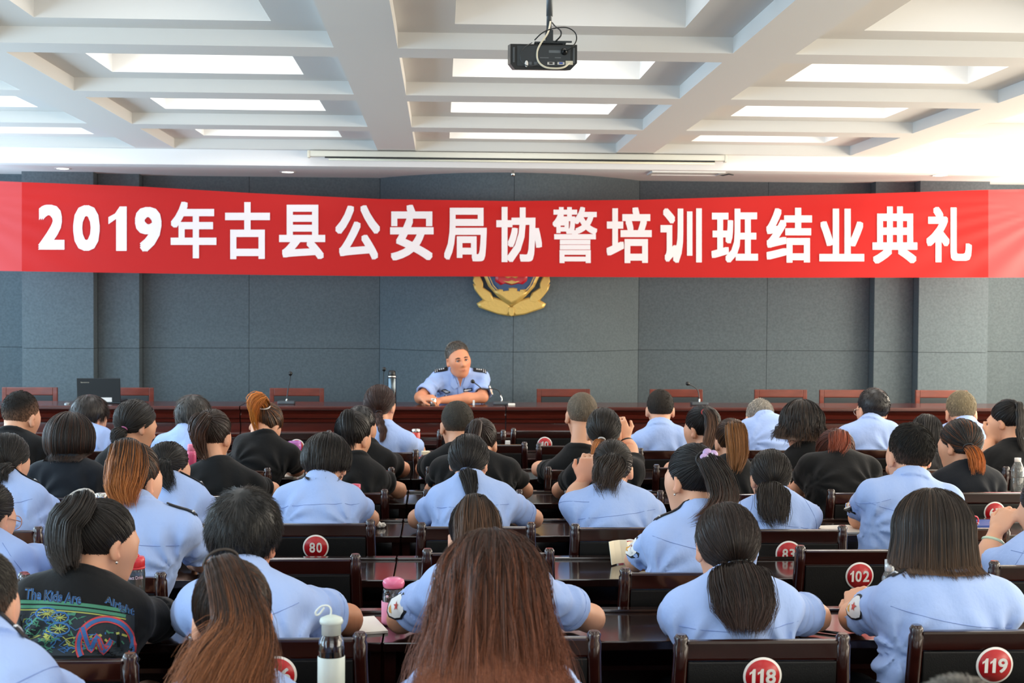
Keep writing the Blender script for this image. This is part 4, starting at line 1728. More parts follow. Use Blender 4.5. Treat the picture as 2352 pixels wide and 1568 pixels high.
def make_hair(p, hr):
    rng, hp, hs, R, Hc, base = p.rng, p.hp, p.hs, p.R, p.Hc, p.base
    px = p.px
    kind = hr['kind']
    t = hr.get('t', 0.012)
    c = hr.get('c', 0.012)
    root_c, tip_c = hr.get('col', ('17120F', '2A1C15'))
    start = hr.get('start', 0.7)
    streak = hr.get('streak', 0.15)
    dens = float(np.clip((px / 760) ** 1.6, 0.22, 1.6))
    sr = float(np.clip(0.52 / px, 0.00045, 0.0017))
    toW = lambda d, off: Hc + ((HC + d * (HRAD + off)) * hs) @ R.T
    hb = HairBuild()
    if kind in ('pony', 'bun'):
        # tie point: where the tie's pixel meets the back of the head
        tx, ty_ = hr['tie']
        ray = CRn @ np.array([(tx - 1176) / F, (784 - ty_) / F, -1.0])
        oc = ((CAM_POS - Hc) @ R) / hs - HC
        dl = (ray @ R) / hs
        rr = HRAD + t
        A_, B_, C_ = ((dl / rr) ** 2).sum(), (oc * dl / rr ** 2).sum(), ((oc / rr) ** 2).sum() - 1
        disc = B_ * B_ - A_ * C_
        k = (-B_ - math.sqrt(max(disc, 0))) / A_
        w = unit((oc + dl * k) / rr)
        Tw = toW(w, t + 0.004)
        if disc < 0:                       # tied below the skull: the hair runs on down to the tie
            Tw = at(tx, ty_, Tw[1] - 0.012)
        dT = Tw - toW(w, t + 0.004)

        def head_lim(x, y, rad):
            ry = CRn @ np.array([(x - 1176) / F, (784 - y) / F, -1.0])
            d_ = (ry @ R) / hs
            r2 = HRAD + t + rad / hs
            A2, B2, C2 = ((d_ / r2) ** 2).sum(), (oc * d_ / r2 ** 2).sum(), ((oc / r2) ** 2).sum() - 1
            ds = B2 * B2 - A2 * C2
            return CAM_POS[1] + ry[1] * (-B2 - math.sqrt(ds)) / A2 if ds > 0 else 1e9
        N0 = 96
        bd = boundary(w, t, c, N0)
        K = 14
        tt = np.linspace(0.0, 1, K)[None, :, None]
        th = t * np.sin(np.clip(np.linspace(0.02, 1, K), 0, 1) * PI * 0.5)[::-1][None, :, None] ** 0.5 * 1.0
        prof = (t * np.clip(np.linspace(1.15, 0.25, K), 0, 1))[None, :, None]
        D = slerp(np.broadcast_to(w, (N0, K, 3)), bd[:, None, :], tt)
        G = toW(D, prof) + dT * (1 - tt) ** 2.2
        rc = np.array(lin(root_c)) * 1.3
        hb.grid(G, np.broadcast_to(rc, G.shape), True)
        n = int(1500 * dens)
        i = rng.randint(0, N0, n)
        f = rng.uniform(size=(n, 1))
        bdj = bd[i] * (1 - f) + bd[(i + 1) % N0] * f
        bdj /= np.linalg.norm(bdj, axis=1, keepdims=True)
        s0 = rng.uniform(0.35, 1.02, (n, 1, 1))
        K2 = 8 if px > 560 else 7
        t2 = np.linspace(1, 0.02, K2)[None, :, None] * s0
        D = slerp(np.broadcast_to(w, (n, K2, 3)), bdj[:, None, :], t2)
        off = t * np.clip(1.15 - 0.9 * t2, 0, 1) + sr * 0.5 + rng.uniform(0, 0.0035, (n, 1, 1)) * np.sin(np.linspace(0.2, PI, K2))[None, :, None]
        S = toW(D, off) + dT * (1 - np.clip(t2, 0, 1)) ** 2.2 + rng.normal(0, 0.0012, (n, 1, 3)) * np.sin(np.linspace(0, PI, K2))[None, :, None]
        hb.strands(S, sr * rng.uniform(0.7, 1.4, n), hair_cols(rng, n, K2, root_c, root_c if streak < 0.2 else tip_c, 1.4, streak * 0.5), 0.8)
        h_o = hb.build('hair', p.root, base)
        nrm = unit(R @ (w / HRAD))
        pts = [Tw - nrm * 0.012, Tw + nrm * 0.012]
        Yt = Tw[1]
        for (x, y, *dz) in hr['tail']:
            q = at(x, y, Yt - 0.03 if not dz else Yt + dz[0])
            rd = unit(q - CAM_POS)
            hh, nn = p.hit(CAM_POS, rd)
            if not dz:
                rad = hr.get('w', 0.03) * hr.get('flat', 0.62) * 0.75
                lim = min(hh[1] - rad if hh is not None else 1e9, head_lim(x, y, rad))
                if lim < q[1]:
                    q = at(x, y, lim)
            pts.append(q)
        if len(pts) > 4:                   # even out the depth along the tail
            for _ in range(2):
                for i_ in range(3, len(pts) - 1):
                    m_ = (pts[i_ - 1][1] + pts[i_ + 1][1]) / 2
                    if m_ < pts[i_][1]:
                        k_ = (m_ - CAM_POS[1]) / (pts[i_][1] - CAM_POS[1])
                        pts[i_] = CAM_POS + (pts[i_] - CAM_POS) * k_
        K3 = 30 if hr.get('braid') else (15 if px > 560 else 11)
        path = catmull(pts, K3)
        Wd = hr.get('w', 0.03)
        u = np.linspace(0, 1, K3)
        prof = np.interp(u, [0, 0.08, 0.2, 0.5, 0.8, 1.0], hr.get('prof', [0.38, 0.42, 0.75, 1.0, 0.85, 0.45])) * Wd
        core = prof * np.interp(u, [0, 0.72, 0.9, 1.0], [1, 0.95, 0.55, 0.05])
        if hr.get('braid'):
            prof = prof * (0.80 + 0.30 * np.abs(np.sin(u * PI * hr['braid'])))
        T = np.gradient(path, axis=0)
        T /= np.linalg.norm(T, axis=1, keepdims=True)
        # carry the cross-section along the tail without twisting it
        s_ = V(1, 0, 0) - T[0] * T[0][0]
        if np.linalg.norm(s_) < 0.3:
            s_ = V(0, 0, 1) - T[0] * T[0][2]
        fr_ = []
        for i_ in range(K3):
            s_ = unit(s_ - T[i_] * (s_ @ T[i_]))
            fr_.append(s_)
        sx = np.array(fr_)
        sy = np.cross(sx, T)
        hb = HairBuild()
        M_ = 16
        an = np.linspace(0, 2 * PI, M_, endpoint=False)
        flat = hr.get('flat', 0.62)
        G = path[None] + 0.86 * core[None, :, None] * (np.cos(an)[:, None, None] * sx[None] + flat * np.sin(an)[:, None, None] * sy[None])
        cc = hair_cols(np.random.RandomState(1), 1, K3, root_c, tip_c, start, 0, 0.0)
        hb.grid(G, np.broadcast_to(cc, G.shape), True)
        n = int(hr.get('n', 900) * dens)
        r = np.sqrt(rng.uniform(0.35, 1, n))
        th_ = rng.uniform(0, 2 * PI, n)
        wave = hr.get('wave', 0.15)
        nl = max(8, n // 26)
        lk = (th_ / (2 * PI) * nl).astype(int) % nl
        ph = rng.normal(0, 0.9, (nl, 1))[lk] + rng.normal(0, 0.12, (n, 1))
        th_ = th_ + rng.normal(0, 0.08, n)
        r = np.clip(r + rng.normal(0, 0.10, nl)[lk], 0.4, 1.15)
        ux = r[:, None] * np.cos(th_)[:, None] + wave * np.sin(u[None] * 7 + ph * 3) * u[None]
        uy = r[:, None] * np.sin(th_)[:, None] + wave * np.cos(u[None] * 6 + ph * 3) * u[None]
        S = path[None] + prof[None, :, None] * (ux[..., None] * sx[None] + flat * uy[..., None] * sy[None])
        ext = rng.normal(0.0, 0.10 + hr.get('frizz', 0.10), (n, 1, 1)) * np.linspace(0, 1, K3)[None, :, None] ** 2
        ext = np.clip(ext, -0.9, 1.0)
        S = S + ext * (path[-1] - path[-3])[None, None] * 1.6 + (rng.normal(0, 0.10, (n, 1, 1)) * sx[None] * prof[None, :, None]) * np.linspace(0, 1, K3)[None, :, None] ** 1.5
        hb.strands(S, sr * rng.uniform(0.8, 1.6, n), hair_cols(rng, n, K3, root_c, tip_c, start, streak), 0.3)
        hb.build('ponytail' if kind == 'pony' and not hr.get('braid') else ('braid' if hr.get('braid') else 'hair_knot'), h_o, base)
        # hair tie: a band round the gathered hair
        b_ = MB()
        k_ = 2 if K3 > 12 else 1
        rt = max(prof[k_], prof[0]) * 1.06 + 0.003
        fl_ = max(flat, 0.75)
        ring = [path[k_] + rt * (math.cos(x) * sx[k_] + fl_ * math.sin(x) * sy[k_]) - base for x in np.linspace(0, 2 * PI, 20, endpoint=False)]
        b_.tube(ring, hr.get('tie_r', 0.0045), 8, closed=True)
        b_.build('hair_tie', mat('hair_tie_' + hr.get('tie_col', '15161A'), hr.get('tie_col', '15161A'), 0.5), h_o)
        p.ring = (path[k_], rt * sx[k_], rt * fl_ * sy[k_])
        p.tie, p.tie_n, p.hair_o = Tw, nrm, h_o
        return
    if kind in ('short', 'buzz'):
        w = unit(V(*hr.get('crown', (0, -0.45, 0.9))))
        N0 = 96
        tn = t
        bd = boundary(w, tn, c, N0)
        K = 14
        uu = np.linspace(0, 1, K)
        thick = np.interp(uu, [0, 0.5, 0.8, 1], hr.get('thick', [1, 0.9, 0.45, 0.10])) * t
        D = slerp(np.broadcast_to(w, (N0, K, 3)), bd[:, None, :], np.linspace(0.001, 1.02, K)[None, :, None])
        G = toW(D, thick[None, :, None])
        fade = hr.get('fade', 0.15)
        rc, sk = np.array(lin(root_c)), np.array(lin('9A735C'))
        fm = (np.clip((uu - (1 - fade)) / max(fade, 0.01), 0, 1) * hr.get('fade_amt', 0.5))[None, :, None]
        gc = np.broadcast_to(rc * (1 - fm) + sk * fm, G.shape) * np.exp(rng.normal(0, 0.16, (N0, K, 1)))
        hb.grid(G, gc, True)
        n = int(hr.get('n', 3200) * dens)
        i = rng.randint(0, N0, n)
        s0 = np.sqrt(rng.uniform(0, 1.0, (n, 1)))
        d0 = slerp(np.broadcast_to(w, (n, 3)), bd[i], s0 * hr.get('reach', 1.0))
        Lh = hr.get('len', 0.03) * np.interp(s0[:, 0], [0, 0.6, 1], hr.get('lens', [1, 0.8, 0.4])) * rng.uniform(0.6, 1.25, n)
        nr_ = d0 / (HRAD ** 2)
        nr_ /= np.linalg.norm(nr_, axis=1, keepdims=True)
        tang = bd[i] - d0 * (bd[i] * d0).sum(1, keepdims=True)
        tang /= np.maximum(np.linalg.norm(tang, axis=1, keepdims=True), 1e-6)
        ng = max(12, n // 14)
        gi = rng.randint(0, ng, n)
        gd = d0[rng.randint(0, n, ng)]
        near_ = np.argmax(d0 @ gd.T + rng.normal(0, 0.004, (n, ng)), axis=1)
        gm = rng.normal(0, hr.get('mess', 0.25), (ng, 3))
        tang = tang + gm[near_] + rng.normal(0, 0.08, tang.shape)
        tang -= nr_ * (tang * nr_).sum(1, keepdims=True)
        tang /= np.maximum(np.linalg.norm(tang, axis=1, keepdims=True), 1e-6)
        lift = hr.get('lift', 0.5) * np.interp(s0[:, 0], [0, 1], [1.0, 0.5])[:, None]
        K2 = 6
        v = np.linspace(0, 1, K2)[None, :, None]
        root = (HC + d0 * (HRAD + np.interp(s0[:, 0], uu, thick)[:, None] * hr.get('root', 0.9)))[:, None, :]
        dirv = nr_[:, None, :] * lift[:, None, :] * (1 - 0.45 * v) + tang[:, None, :] * (0.35 + 0.75 * v) * (1 - 0.5 * lift[:, None, :])
        S = root + Lh[:, None, None] * v * dirv
        q = S - HC
        rm = HRAD + np.interp(s0[:, 0], uu, thick)[:, None, None] * 0.85
        rad = np.sqrt(((q / rm) ** 2).sum(-1, keepdims=True))
        keep = np.clip(1.35 - v, 0, 1)
        S = HC + q * (1 + (np.maximum(1, 1 / np.maximum(rad, 1e-3)) - 1) * keep)
        S = Hc + (S * hs) @ R.T
        hb.strands(S, sr * rng.uniform(0.7, 1.3, n), hair_cols(rng, n, K2, root_c, tip_c, start, streak), 0.3)
        p.hair_o = hb.build('hair', p.root, base, M_CROP if kind == 'buzz' or fade > 0.25 else M_HAIR)
        return
    # bob / long / curly: strands fall from the parting over the head and hang down
    w = unit(V(*hr.get('part', (0.05, 0.05, 1.0))))
    N0, Ka, Kb = 84, 9, 8
    a_ = unit(np.cross(w, V(0, 1, 0.01)))
    b2 = np.cross(w, a_)
    gap = math.radians(hr.get('gap', 52))            # half-angle left open for the face
    # phi measured from the front
    end_y = hr['end']
    zend = at((1176), end_y, p.Yh)[2]
    zend = at(hr.get('endx', 1176), end_y, p.Yh)[2]
    down = unit(np.array([0, 0, -1.0]) * 1.0 + (R @ V(0, 0, -1)) * hr.get('hang', 0.35))

    def fall(phi, s0, off, jit, wob, lenj):
        n = len(phi)
        fr = V(0, 1, 0) - w * w[1]
        fr = unit(fr)
        rt = np.cross(fr, w)
        side = np.cos(phi)[:, None] * fr + np.sin(phi)[:, None] * rt
        amax = math.radians(hr.get('amax', 96))
        al = (s0[:, None] + (1 - s0[:, None]) * np.linspace(0, 1, Ka)[None]) * amax
        al = np.maximum(al, 0.02)
        D = np.cos(al)[..., None] * w + np.sin(al)[..., None] * side[:, None, :]
        tt = t * (0.6 + 0.4 * np.sin(np.clip(al, 0, PI / 2)))[..., None]
        A = Hc + ((HC + D * (HRAD + tt + off)) * hs) @ R.T
        end = A[:, -1]
        fl = hr.get('flare', 0.0)
        curl = hr.get('curl', 0.012)
        outd = (end - (Hc + R @ (HC * hs)))
        outd[:, 2] = 0
        outd /= np.maximum(np.linalg.norm(outd, axis=1, keepdims=True), 1e-6)
        Lz = np.maximum((end[:, 2] - zend) * lenj, 0.01)
        v = np.linspace(0, 1, Kb + 1)[1:][None, :, None]
        Bp = end[:, None] + down * Lz[:, None, None] * v + outd[:, None] * (fl * v ** 1.3 - curl * v ** 3)
        Pp = np.concatenate([A, Bp], 1)
        if wob is not None:
            vv = np.linspace(0, 1, Ka + Kb)[None, :, None]
            Pp = Pp + wob[0][:, None, :] * np.sin(vv * wob[1][:, None, :] + wob[2][:, None, :]) * vv
        # keep strands on the outside of the shirt
        return Pp + jit

    wv = hr.get('wave', 0.0)
    ph = np.linspace(gap, 2 * PI - gap, N0)
    G = fall(ph, np.zeros(N0), 0.0, 0.0, None, np.ones(N0))
    G = push_out(p, G, 0.012)
    rc = hair_cols(np.random.RandomState(1), 1, Ka + Kb, root_c, tip_c, start, 0, 0.0)
    hb.grid(G, np.broadcast_to(rc, G.shape), False)
    n = int(hr.get('n', 2200) * dens)
    phi = rng.uniform(gap * 0.92, 2 * PI - gap * 0.92, n)
    s0 = rng.uniform(0, 1, n) ** 1.5 * 0.75
    nl = max(20, n // 22)                       # locks: neighbouring strands wave together
    lk = np.clip((np.argsort(np.argsort(phi)) * nl // n + rng.randint(-1, 2, n)) % nl, 0, nl - 1)
    wob = (rng.normal(0, 1, (nl, 3))[lk] * wv * rng.uniform(0.7, 1.3, (n, 1)) + rng.normal(0, 0.15, (n, 3)) * wv,
           rng.uniform(4, hr.get('freq', 9), (nl, 1))[lk], rng.uniform(0, 6.28, (nl, 1))[lk] + rng.normal(0, 0.25, (n, 1)))
    lv = rng.normal(0, 0.09, nl)[lk]
    off = rng.uniform(0.0, 0.007, (n, 1, 1)) + sr
    S = fall(phi, s0, off, rng.normal(0, 0.0015, (n, 1, 3)), wob, (rng.uniform(0.82, 1.04, n) + lv * 0.5) if not hr.get('ragged') else (rng.uniform(0.75, 1.1, n) + lv))
    S = push_out(p, S, 0.014)
    hb.strands(S, sr * rng.uniform(0.8, 1.5, n), hair_cols(rng, n, Ka + Kb, root_c, tip_c, start, streak), 0.35)
    p.hair_o = hb.build('hair', p.root, base)


def push_out(p, S, gap):
    """hair lies on the outside of the shirt's back, never inside it"""
    sh = S.shape
    Q = S.reshape(-1, 3).copy()
    low = np.where(Q[:, 2] < p.N[2] + 0.06)[0]
    for i in low:
        o = Vector((Q[i, 0], Q[i, 1] - 0.40, Q[i, 2]))
        r = p.bvh.ray_cast(o, Vector((0, 1, 0)), 0.8)
        if r[0] is not None:
            if Q[i, 1] > r[0].y - gap and Q[i, 1] < r[0].y + 0.26:
                Q[i, 1] = r[0].y - gap * (0.5 + 0.5 * ((i * 37) % 17) / 17)
    return Q.reshape(sh)
ROWS = {'Z': 2.66, 'A': 3.71, 'B': 4.66, 'C': 5.67, 'D': 6.60, 'E': 7.50, 'F': 8.50, 'G': 9.66, 'Y': 1.62}
BRN = ('1B120E', '3A2015')
BLK = ('0E0D0D', '1A1512')
ORG = ('1E1410', '8A4A1E')
RED = ('2A120C', '5A2416')
GRY = ('3A3733', '6A655E')

# ---------------- front row, pale blue shirts
person('F1', 'F', (167, 244, 907), (125, 992, 262, 988), 32, 22, 0, dy=0.42, seat=195,
       hair=dict(kind='short', t=0.020, len=0.045, lift=0.12, mess=0.3, col=('1C1613', '2E2520'), fade=0.02, c=0.004, thick=[1, 1, 0.9, 0.5], lens=[1, 1, 0.9]),
       label='short-haired person in pale blue shirt before the laptop, face turned right')
person('F2', 'F', (404, 483, 907), (350, 1003, 492, 1000), 12, 22, 0, dy=0.42, seat=430,
       hair=dict(kind='short', t=0.024, len=0.05, lift=0.18, mess=0.5, col=('2A2724', '4A443E'), fade=0.02, c=0.0, thick=[1, 1, 0.95, 0.5], lens=[1, 1, 0.9]),
       label='person in pale blue shirt with fluffy greying short hair, right of the laptop')
person('F3', 'F', (836, 907, 880), (818, 996, 960, 998), 22, -2, 0, dy=0.26, seat=868, seam=True,
       hair=dict(kind='pony', t=0.014, tie=(870, 946), tail=[(868, 958), (872, 972), (879, 992), (876, 1012)], w=0.028, braid=6, wave=0.05, col=('24130F', '4A2A1C'), tie_col='2A2024', n=700),
       label='person in pale blue shirt with a long reddish-brown braid down the back')
person('F4', 'F', (1484, 1549, 893), (1447, 998, 1583, 984), 4, 6, 0, female=False, dy=0.32, seat=1545,
       hair=dict(kind='buzz', t=0.010, len=0.012, lift=0.3, col=('25211D', '332E28'), fade=0.25, fade_amt=0.6, c=0.008),
       label='man in pale blue shirt with cropped black hair in front of the bent microphone')
person('F5', 'F', (1712, 1779, 916), (1694, 970, 1834, 962), 5, 48, 4, female=False, dy=0.50, seat=1790,
       hair=dict(kind='short', t=0.013, len=0.02, lift=0.4, col=('77726A', '9A958B'), fade=0.3, fade_amt=0.6, c=0.010, streak=0.4),
       label='grey-haired man in pale blue shirt stooping so low his collar hides his nape')
person('F6', 'F', (1969, 2043, 890), (1922, 984, 2067, 972), -14, 8, 3, female=False, dy=0.34, seat=2000,
       hair=dict(kind='short', t=0.015, len=0.022, lift=0.4, col=('121012', '1E1A1A'), fade=0.2, fade_amt=0.5, c=0.010),
       label='man in pale blue shirt with black hair and glasses, head turned slightly left')
person('F7', 'F', (2171, 2244, 896), (2150, 982, 2284, 984), 8, 18, 0, female=False, dy=0.42, seat=2225,
       hair=dict(kind='short', t=0.012, len=0.014, lift=0.35, col=('6A604C', '857A64'), fade=0.3, fade_amt=0.6, c=0.010, streak=0.4),
       label='man in pale blue shirt with brownish grey cropped hair at the right pilaster')

# ---------------- black shirts, row behind them
person('E1', 'E', (3, 92, 898), (-62, 1003, 118, 1012), 24, 16, 2, female=False, top='black', dy=0.42, seat=-10, collar=True,
       hair=dict(kind='short', t=0.014, len=0.018, lift=0.5, col=('14110F', '241E19'), fade=0.5, fade_amt=0.75, c=0.000, thick=[1, 0.6, 0.25, 0.05], lens=[1, 0.5, 0.2]),
       label='stocky man in black shirt with faded crew cut at the far left')
person('E2', 'E', (269, 354, 915), (214, 1050, 362, 1036), 48, 18, 0, top='black', dy=0.40, seat=262,
       hair=dict(kind='pony', t=0.016, tie=(284, 985), tail=[(276, 992), (268, 1006), (272, 1022)], w=0.032, wave=0.5, frizz=0.3, col=('12100F', '1E1816'), tie_col='C06A9A', n=700, c=0.012),
       label='person in black shirt with a low curly bun tied in pink, in profile facing right')
person('E3', 'E', (578, 650, 926), (532, 1000, 692, 1030), 22, 48, 8, top='black', dy=0.48, seat=545, el=(None, (690, 1088)),
       hair=dict(kind='bun', t=0.012, tie=(607, 934), tail=[(598, 915, -0.05), (586, 922, -0.07), (578, 945, -0.08), (584, 968, -0.06)], w=0.034, wave=0.2, frizz=0.5, col=('2A1A10', '96581F'), start=0.1, streak=0.3, tie_col='D8D4D0', n=900, prof=[0.5, 0.7, 0.9, 1, 0.8, 0.4]),
       label='person in black shirt bending right with an orange-blond tuft of gathered hair')
person('E4', 'E', (792, 864, 930), (778, 1035, 910, 1040), 26, 14, 0, female=False, top='black', dy=0.40, seat=806, el=(None, (931, 1092)),
       hair=dict(kind='short', t=0.014, len=0.018, lift=0.3, col=('0E0D0E', '181617'), fade=0.15, fade_amt=0.4, c=0.008),
       label='man in black T-shirt with black hair, half hidden, seated before the braided person')
person('E5', 'E', (1012, 1089, 920), (972, 1045, 1135, 1045), -12, 8, 0, female=False, top='black', dy=0.36, seat=1079,
       hair=dict(kind='buzz', t=0.008, len=0.008, lift=0.4, col=('33302B', '45413A'), fade=0.35, fade_amt=0.6, c=0.008),
       label='man in black T-shirt with shaved dark head just below the speaking officer')
person('E6', 'E', (1301, 1373, 900), (1250, 1060, 1408, 1052), -6, 0, 0, female=False, top='black', dy=0.26, seat=1340,
       hair=dict(kind='buzz', t=0.006, len=0.006, lift=0.4, col=('5C5347', '6E6455'), fade=0.4, fade_amt=0.7, c=0.004),
       label='man in black T-shirt sitting upright with buzz cut and long bare neck')
person('E7', 'E', (1575, 1652, 930), (1555, 1045, 1690, 1048), -38, 14, 0, top='black', dy=0.42, seat=1610,
       hair=dict(kind='pony', t=0.013, tie=(1622, 948), tail=[(1632, 956), (1634, 985), (1626, 1015), (1622, 1035)], w=0.040, wave=0.1, col=('100E0E', '4A3020'), start=0.35, tie_col='C81E22', n=800),
       label='person in black with a high ponytail held by a red tie, facing left')
person('E8', 'E', (1797, 1888, 917), (1792, 1042, 1920, 1046), -5, 6, 0, top='black', dy=0.36, seat=1855,
       hair=dict(kind='bob', t=0.024, end=1004, wave=0.015, freq=14, ragged=True, flare=0.03, curl=-0.01, col=('100D0C', '3A2618'), start=0.8, n=2600, gap=60),
       label='person in black T-shirt with wavy dark collar-length hair and bare nape')
person('E9', 'E', (2097, 2162, 951), (2075, 1064, 2192, 1060), 26, 18, 0, top='black', dy=0.44, seat=2140,
       hair=dict(kind='long', t=0.014, end=1085, wave=0.004, col=('0E0D0E', '161415'), n=1500, gap=62),
       label='person with long straight black hair hidden behind the spiky-haired man in blue')
person('E10', 'E', (2278, 2350, 916), (2252, 1040, 2400, 1035), -38, 16, 0, top='black', dy=0.42, seat=2330,
       el=((2262, 1042, 7.88), None), hands=((2276, 1010, 7.93), None), hand_d=((V(0.35, 0.1, 0.9), (0, -1, 0), 0.9), None),
       hair=dict(kind='pony', t=0.016, tie=(2338, 930), tail=[(2343, 945), (2344, 975), (2342, 1000), (2348, 1030)], w=0.026, braid=6, wave=0.05, col=('0E0D0D', '1E1814'), tie_col='1A1A1E', n=600),
       label='person in black at the right edge with a plaited ponytail, chin on hand')

# ---------------- next row, black shirts
person('D1', 'D', (106, 212, 948), (60, 1066, 248, 1070), 3, 6, 0, top='navy', dy=0.38, seat=156,
       hair=dict(kind='bob', t=0.024, end=1050, curl=0.030, col=('15100E', '4E2A16'), start=1.3, streak=0.3, n=2600, gap=58),
       label='person in navy shirt with a smooth rounded chin-length bob with copper streaks')
person('D2', 'D', (445, 532, 939), (412, 1078, 612, 1092), 16, 14, 2, top='black', dy=0.42, seat=475,
       hair=dict(kind='pony', t=0.016, tie=(474, 962), tail=[(466, 962), (455, 985), (456, 1015), (465, 1040)], w=0.045, wave=0.25, frizz=0.3, col=('1C1411', '3E2416'), start=0.5, tie_col='1A1614', n=900),
       label='person in black T-shirt with a loose high brown ponytail beside the pink bottle')
person('D3', 'D', (769, 852, 944), (752, 1065, 892, 1074), 28, 16, 3, top='black', dy=0.42, seat=788, el=(None, (924, 1138)),
       hair=dict(kind='pony', t=0.015, tie=(800, 953), tail=[(797, 962), (799, 990), (806, 1020)], w=0.036, wave=0.1, col=('0F0E0E', '1A1716'), tie_col='101012', n=800),
       label='person in black T-shirt with a straight black ponytail, bare right elbow on the table')
person('D5', 'D', (1064, 1144, 960), (984, 1052, 1199, 1056), 8, 28, 0, top='black', dy=0.48, seat=1088, el=((985, 1150), (1214, 1150)),
       hair=dict(kind='pony', t=0.015, tie=(1098, 975), tail=[(1094, 985), (1090, 1015), (1096, 1045)], w=0.036, wave=0.15, col=('1A1210', '33211A'), tie_col='171315', n=800),
       label='person in black T-shirt with both forearms bare, mostly behind the twisted ponytail')
person('D6', 'D', (1346, 1428, 932), (1298, 1062, 1486, 1062), 6, 6, 0, top='black', dy=0.36, seat=1398,
       el=(None, (1446, 1040, 7.02)), hands=(None, (1436, 1010, 7.06)), hand_d=(None, (V(-0.3, 0.2, 0.9), (0, -1, 0), 1.0)),
       hair=dict(kind='pony', t=0.013, tie=(1382, 1008), tail=[(1374, 1018), (1366, 1034), (1362, 1052)], w=0.024, wave=0.1, col=('14110F', '8A5020'), start=0.25, tie_col='C8C6C2', n=600),
       label='person in black with sleek low ponytail in a silver ring, hand raised to the cheek')
person('D7', 'D', (1641, 1718, 959), (1608, 1078, 1752, 1078), -6, 12, 0, top='black', dy=0.40, seat=1700,
       hair=dict(kind='pony', t=0.013, tie=(1686, 980), tail=[(1688, 986), (1692, 1015), (1694, 1045), (1690, 1070)], w=0.050, wave=0.06, col=('2A1A10', '6A4420'), start=0.15, streak=0.4, tie_col='2A1E16', n=1100, flat=0.5, prof=[0.3, 0.5, 0.85, 1.0, 0.9, 0.6]),
       label='person in black with a light brown highlighted ponytail covering the collar')
person('D8', 'D', (1872, 1964, 985), (1832, 1048, 2024, 1054), -8, 44, 2, top='black', dy=0.50, seat=1960, el=((1822, 1150), None),
       hair=dict(kind='pony', t=0.014, tie=(1925, 1000), tail=[(1926, 1004), (1926, 1018), (1922, 1034)], w=0.052, wave=0.08, col=('3A1A10', '6A2E1A'), start=0.3, streak=0.3, tie_col='2A1210', n=900, flat=0.5, prof=[0.5, 0.7, 0.9, 1, 0.95, 0.8]),
       label='person in black bent forward with reddish-brown hair, left forearm bare')
person('D9', 'D', (2162, 2252, 958), (2136, 1086, 2312, 1086), -32, 12, 2, top='navy', dy=0.40, seat=2245,
       hair=dict(kind='pony', t=0.014, tie=(2226, 1027), tail=[(2234, 1034), (2244, 1054), (2246, 1078)], w=0.040, wave=0.05, col=('100F10', '8A4A18'), start=0.30, streak=0.25, tie_col='2A2C30', n=900, flat=0.5, prof=[0.35, 0.5, 0.8, 1.0, 1.05, 0.9]),
       label='person in black with an orange-tipped flared low ponytail, face turned left')

# ---------------- row of the chairs 80 to 83, blue shirts
person('C1', 'C', (-32, 62, 991), (-70, 1120, 112, 1116), 26, 16, 2, dy=0.42, seat=-10, seam=True, epau='R',
       hair=dict(kind='pony', t=0.014, tie=(14, 1070), tail=[(6, 1078), (-2, 1090), (2, 1104)], w=0.038, wave=0.3, col=('12100F', '1E1917'), tie_col='101012', n=700),
       label='person in blue shirt at the left edge with low black bun and bare ear')
person('C2', 'C', (340, 432, 1011), (325, 1128, 484, 1116), 38, 14, 0, dy=0.40, seat=345, seam=True, epau='R',
       hair=dict(kind='pony', t=0.018, tie=(376, 1062), tail=[(372, 1072), (374, 1092), (386, 1112)], w=0.042, wave=0.3, frizz=0.2, col=('0C0C0D', '141415'), tie_col='101012', n=900),
       label='person in blue shirt with glossy black gathered hair behind the brown ponytail')
person('C3', 'C', (697, 803, 994), (622, 1118, 844, 1124), 2, 30, 0, dy=0.46, seat=728, seam=True,
       hair=dict(kind='bob', t=0.026, end=1078, curl=0.02, col=('12100F', '26201C'), n=2600, gap=50, wave=0.004, ragged=True, hang=1.3, amax=100),
       label='person in blue shirt with full short black hair, in the chair marked 80')
person('C4', 'C', (1029, 1125, 990), (976, 1122, 1190, 1120), 16, 16, 0, dy=0.42, seat=1094, seam=True, el=((948, 1205), (1236, 1210)),
       hair=dict(kind='pony', t=0.018, tie=(1072, 1080), tail=[(1074, 1088), (1080, 1108), (1082, 1138)], w=0.034, wave=0.08, col=('121112', '1E1B1A'), tie_col='5A6A8A', n=900, prof=[0.5, 0.55, 0.75, 1.0, 0.8, 0.4]),
       label='person in blue shirt with twisted low black ponytail and glasses')
person('C5', 'C', (1358, 1456, 1006), (1284, 1138, 1514, 1138), 2, 12, 0, dy=0.40, seat=1448, seam=True, el=((1318, 1150, 6.03), (1522, 1190)),
       hands=((1340, 1104, 6.06), None), hand_d=((V(0.25, 0.2, 0.95), (-0.3, -1, 0), 0.9), None),
       hair=dict(kind='pony', t=0.015, tie=(1404, 1054), tail=[(1402, 1066), (1396, 1090), (1396, 1116)], w=0.062, wave=0.35, frizz=0.25, col=('14110F', '33261E'), start=0.5, tie_col='101012', n=1300, flat=0.45, prof=[0.22, 0.3, 0.8, 1, 0.95, 0.7]),
       label='person in blue shirt with wavy half-up dark hair, left hand raised to the ear')
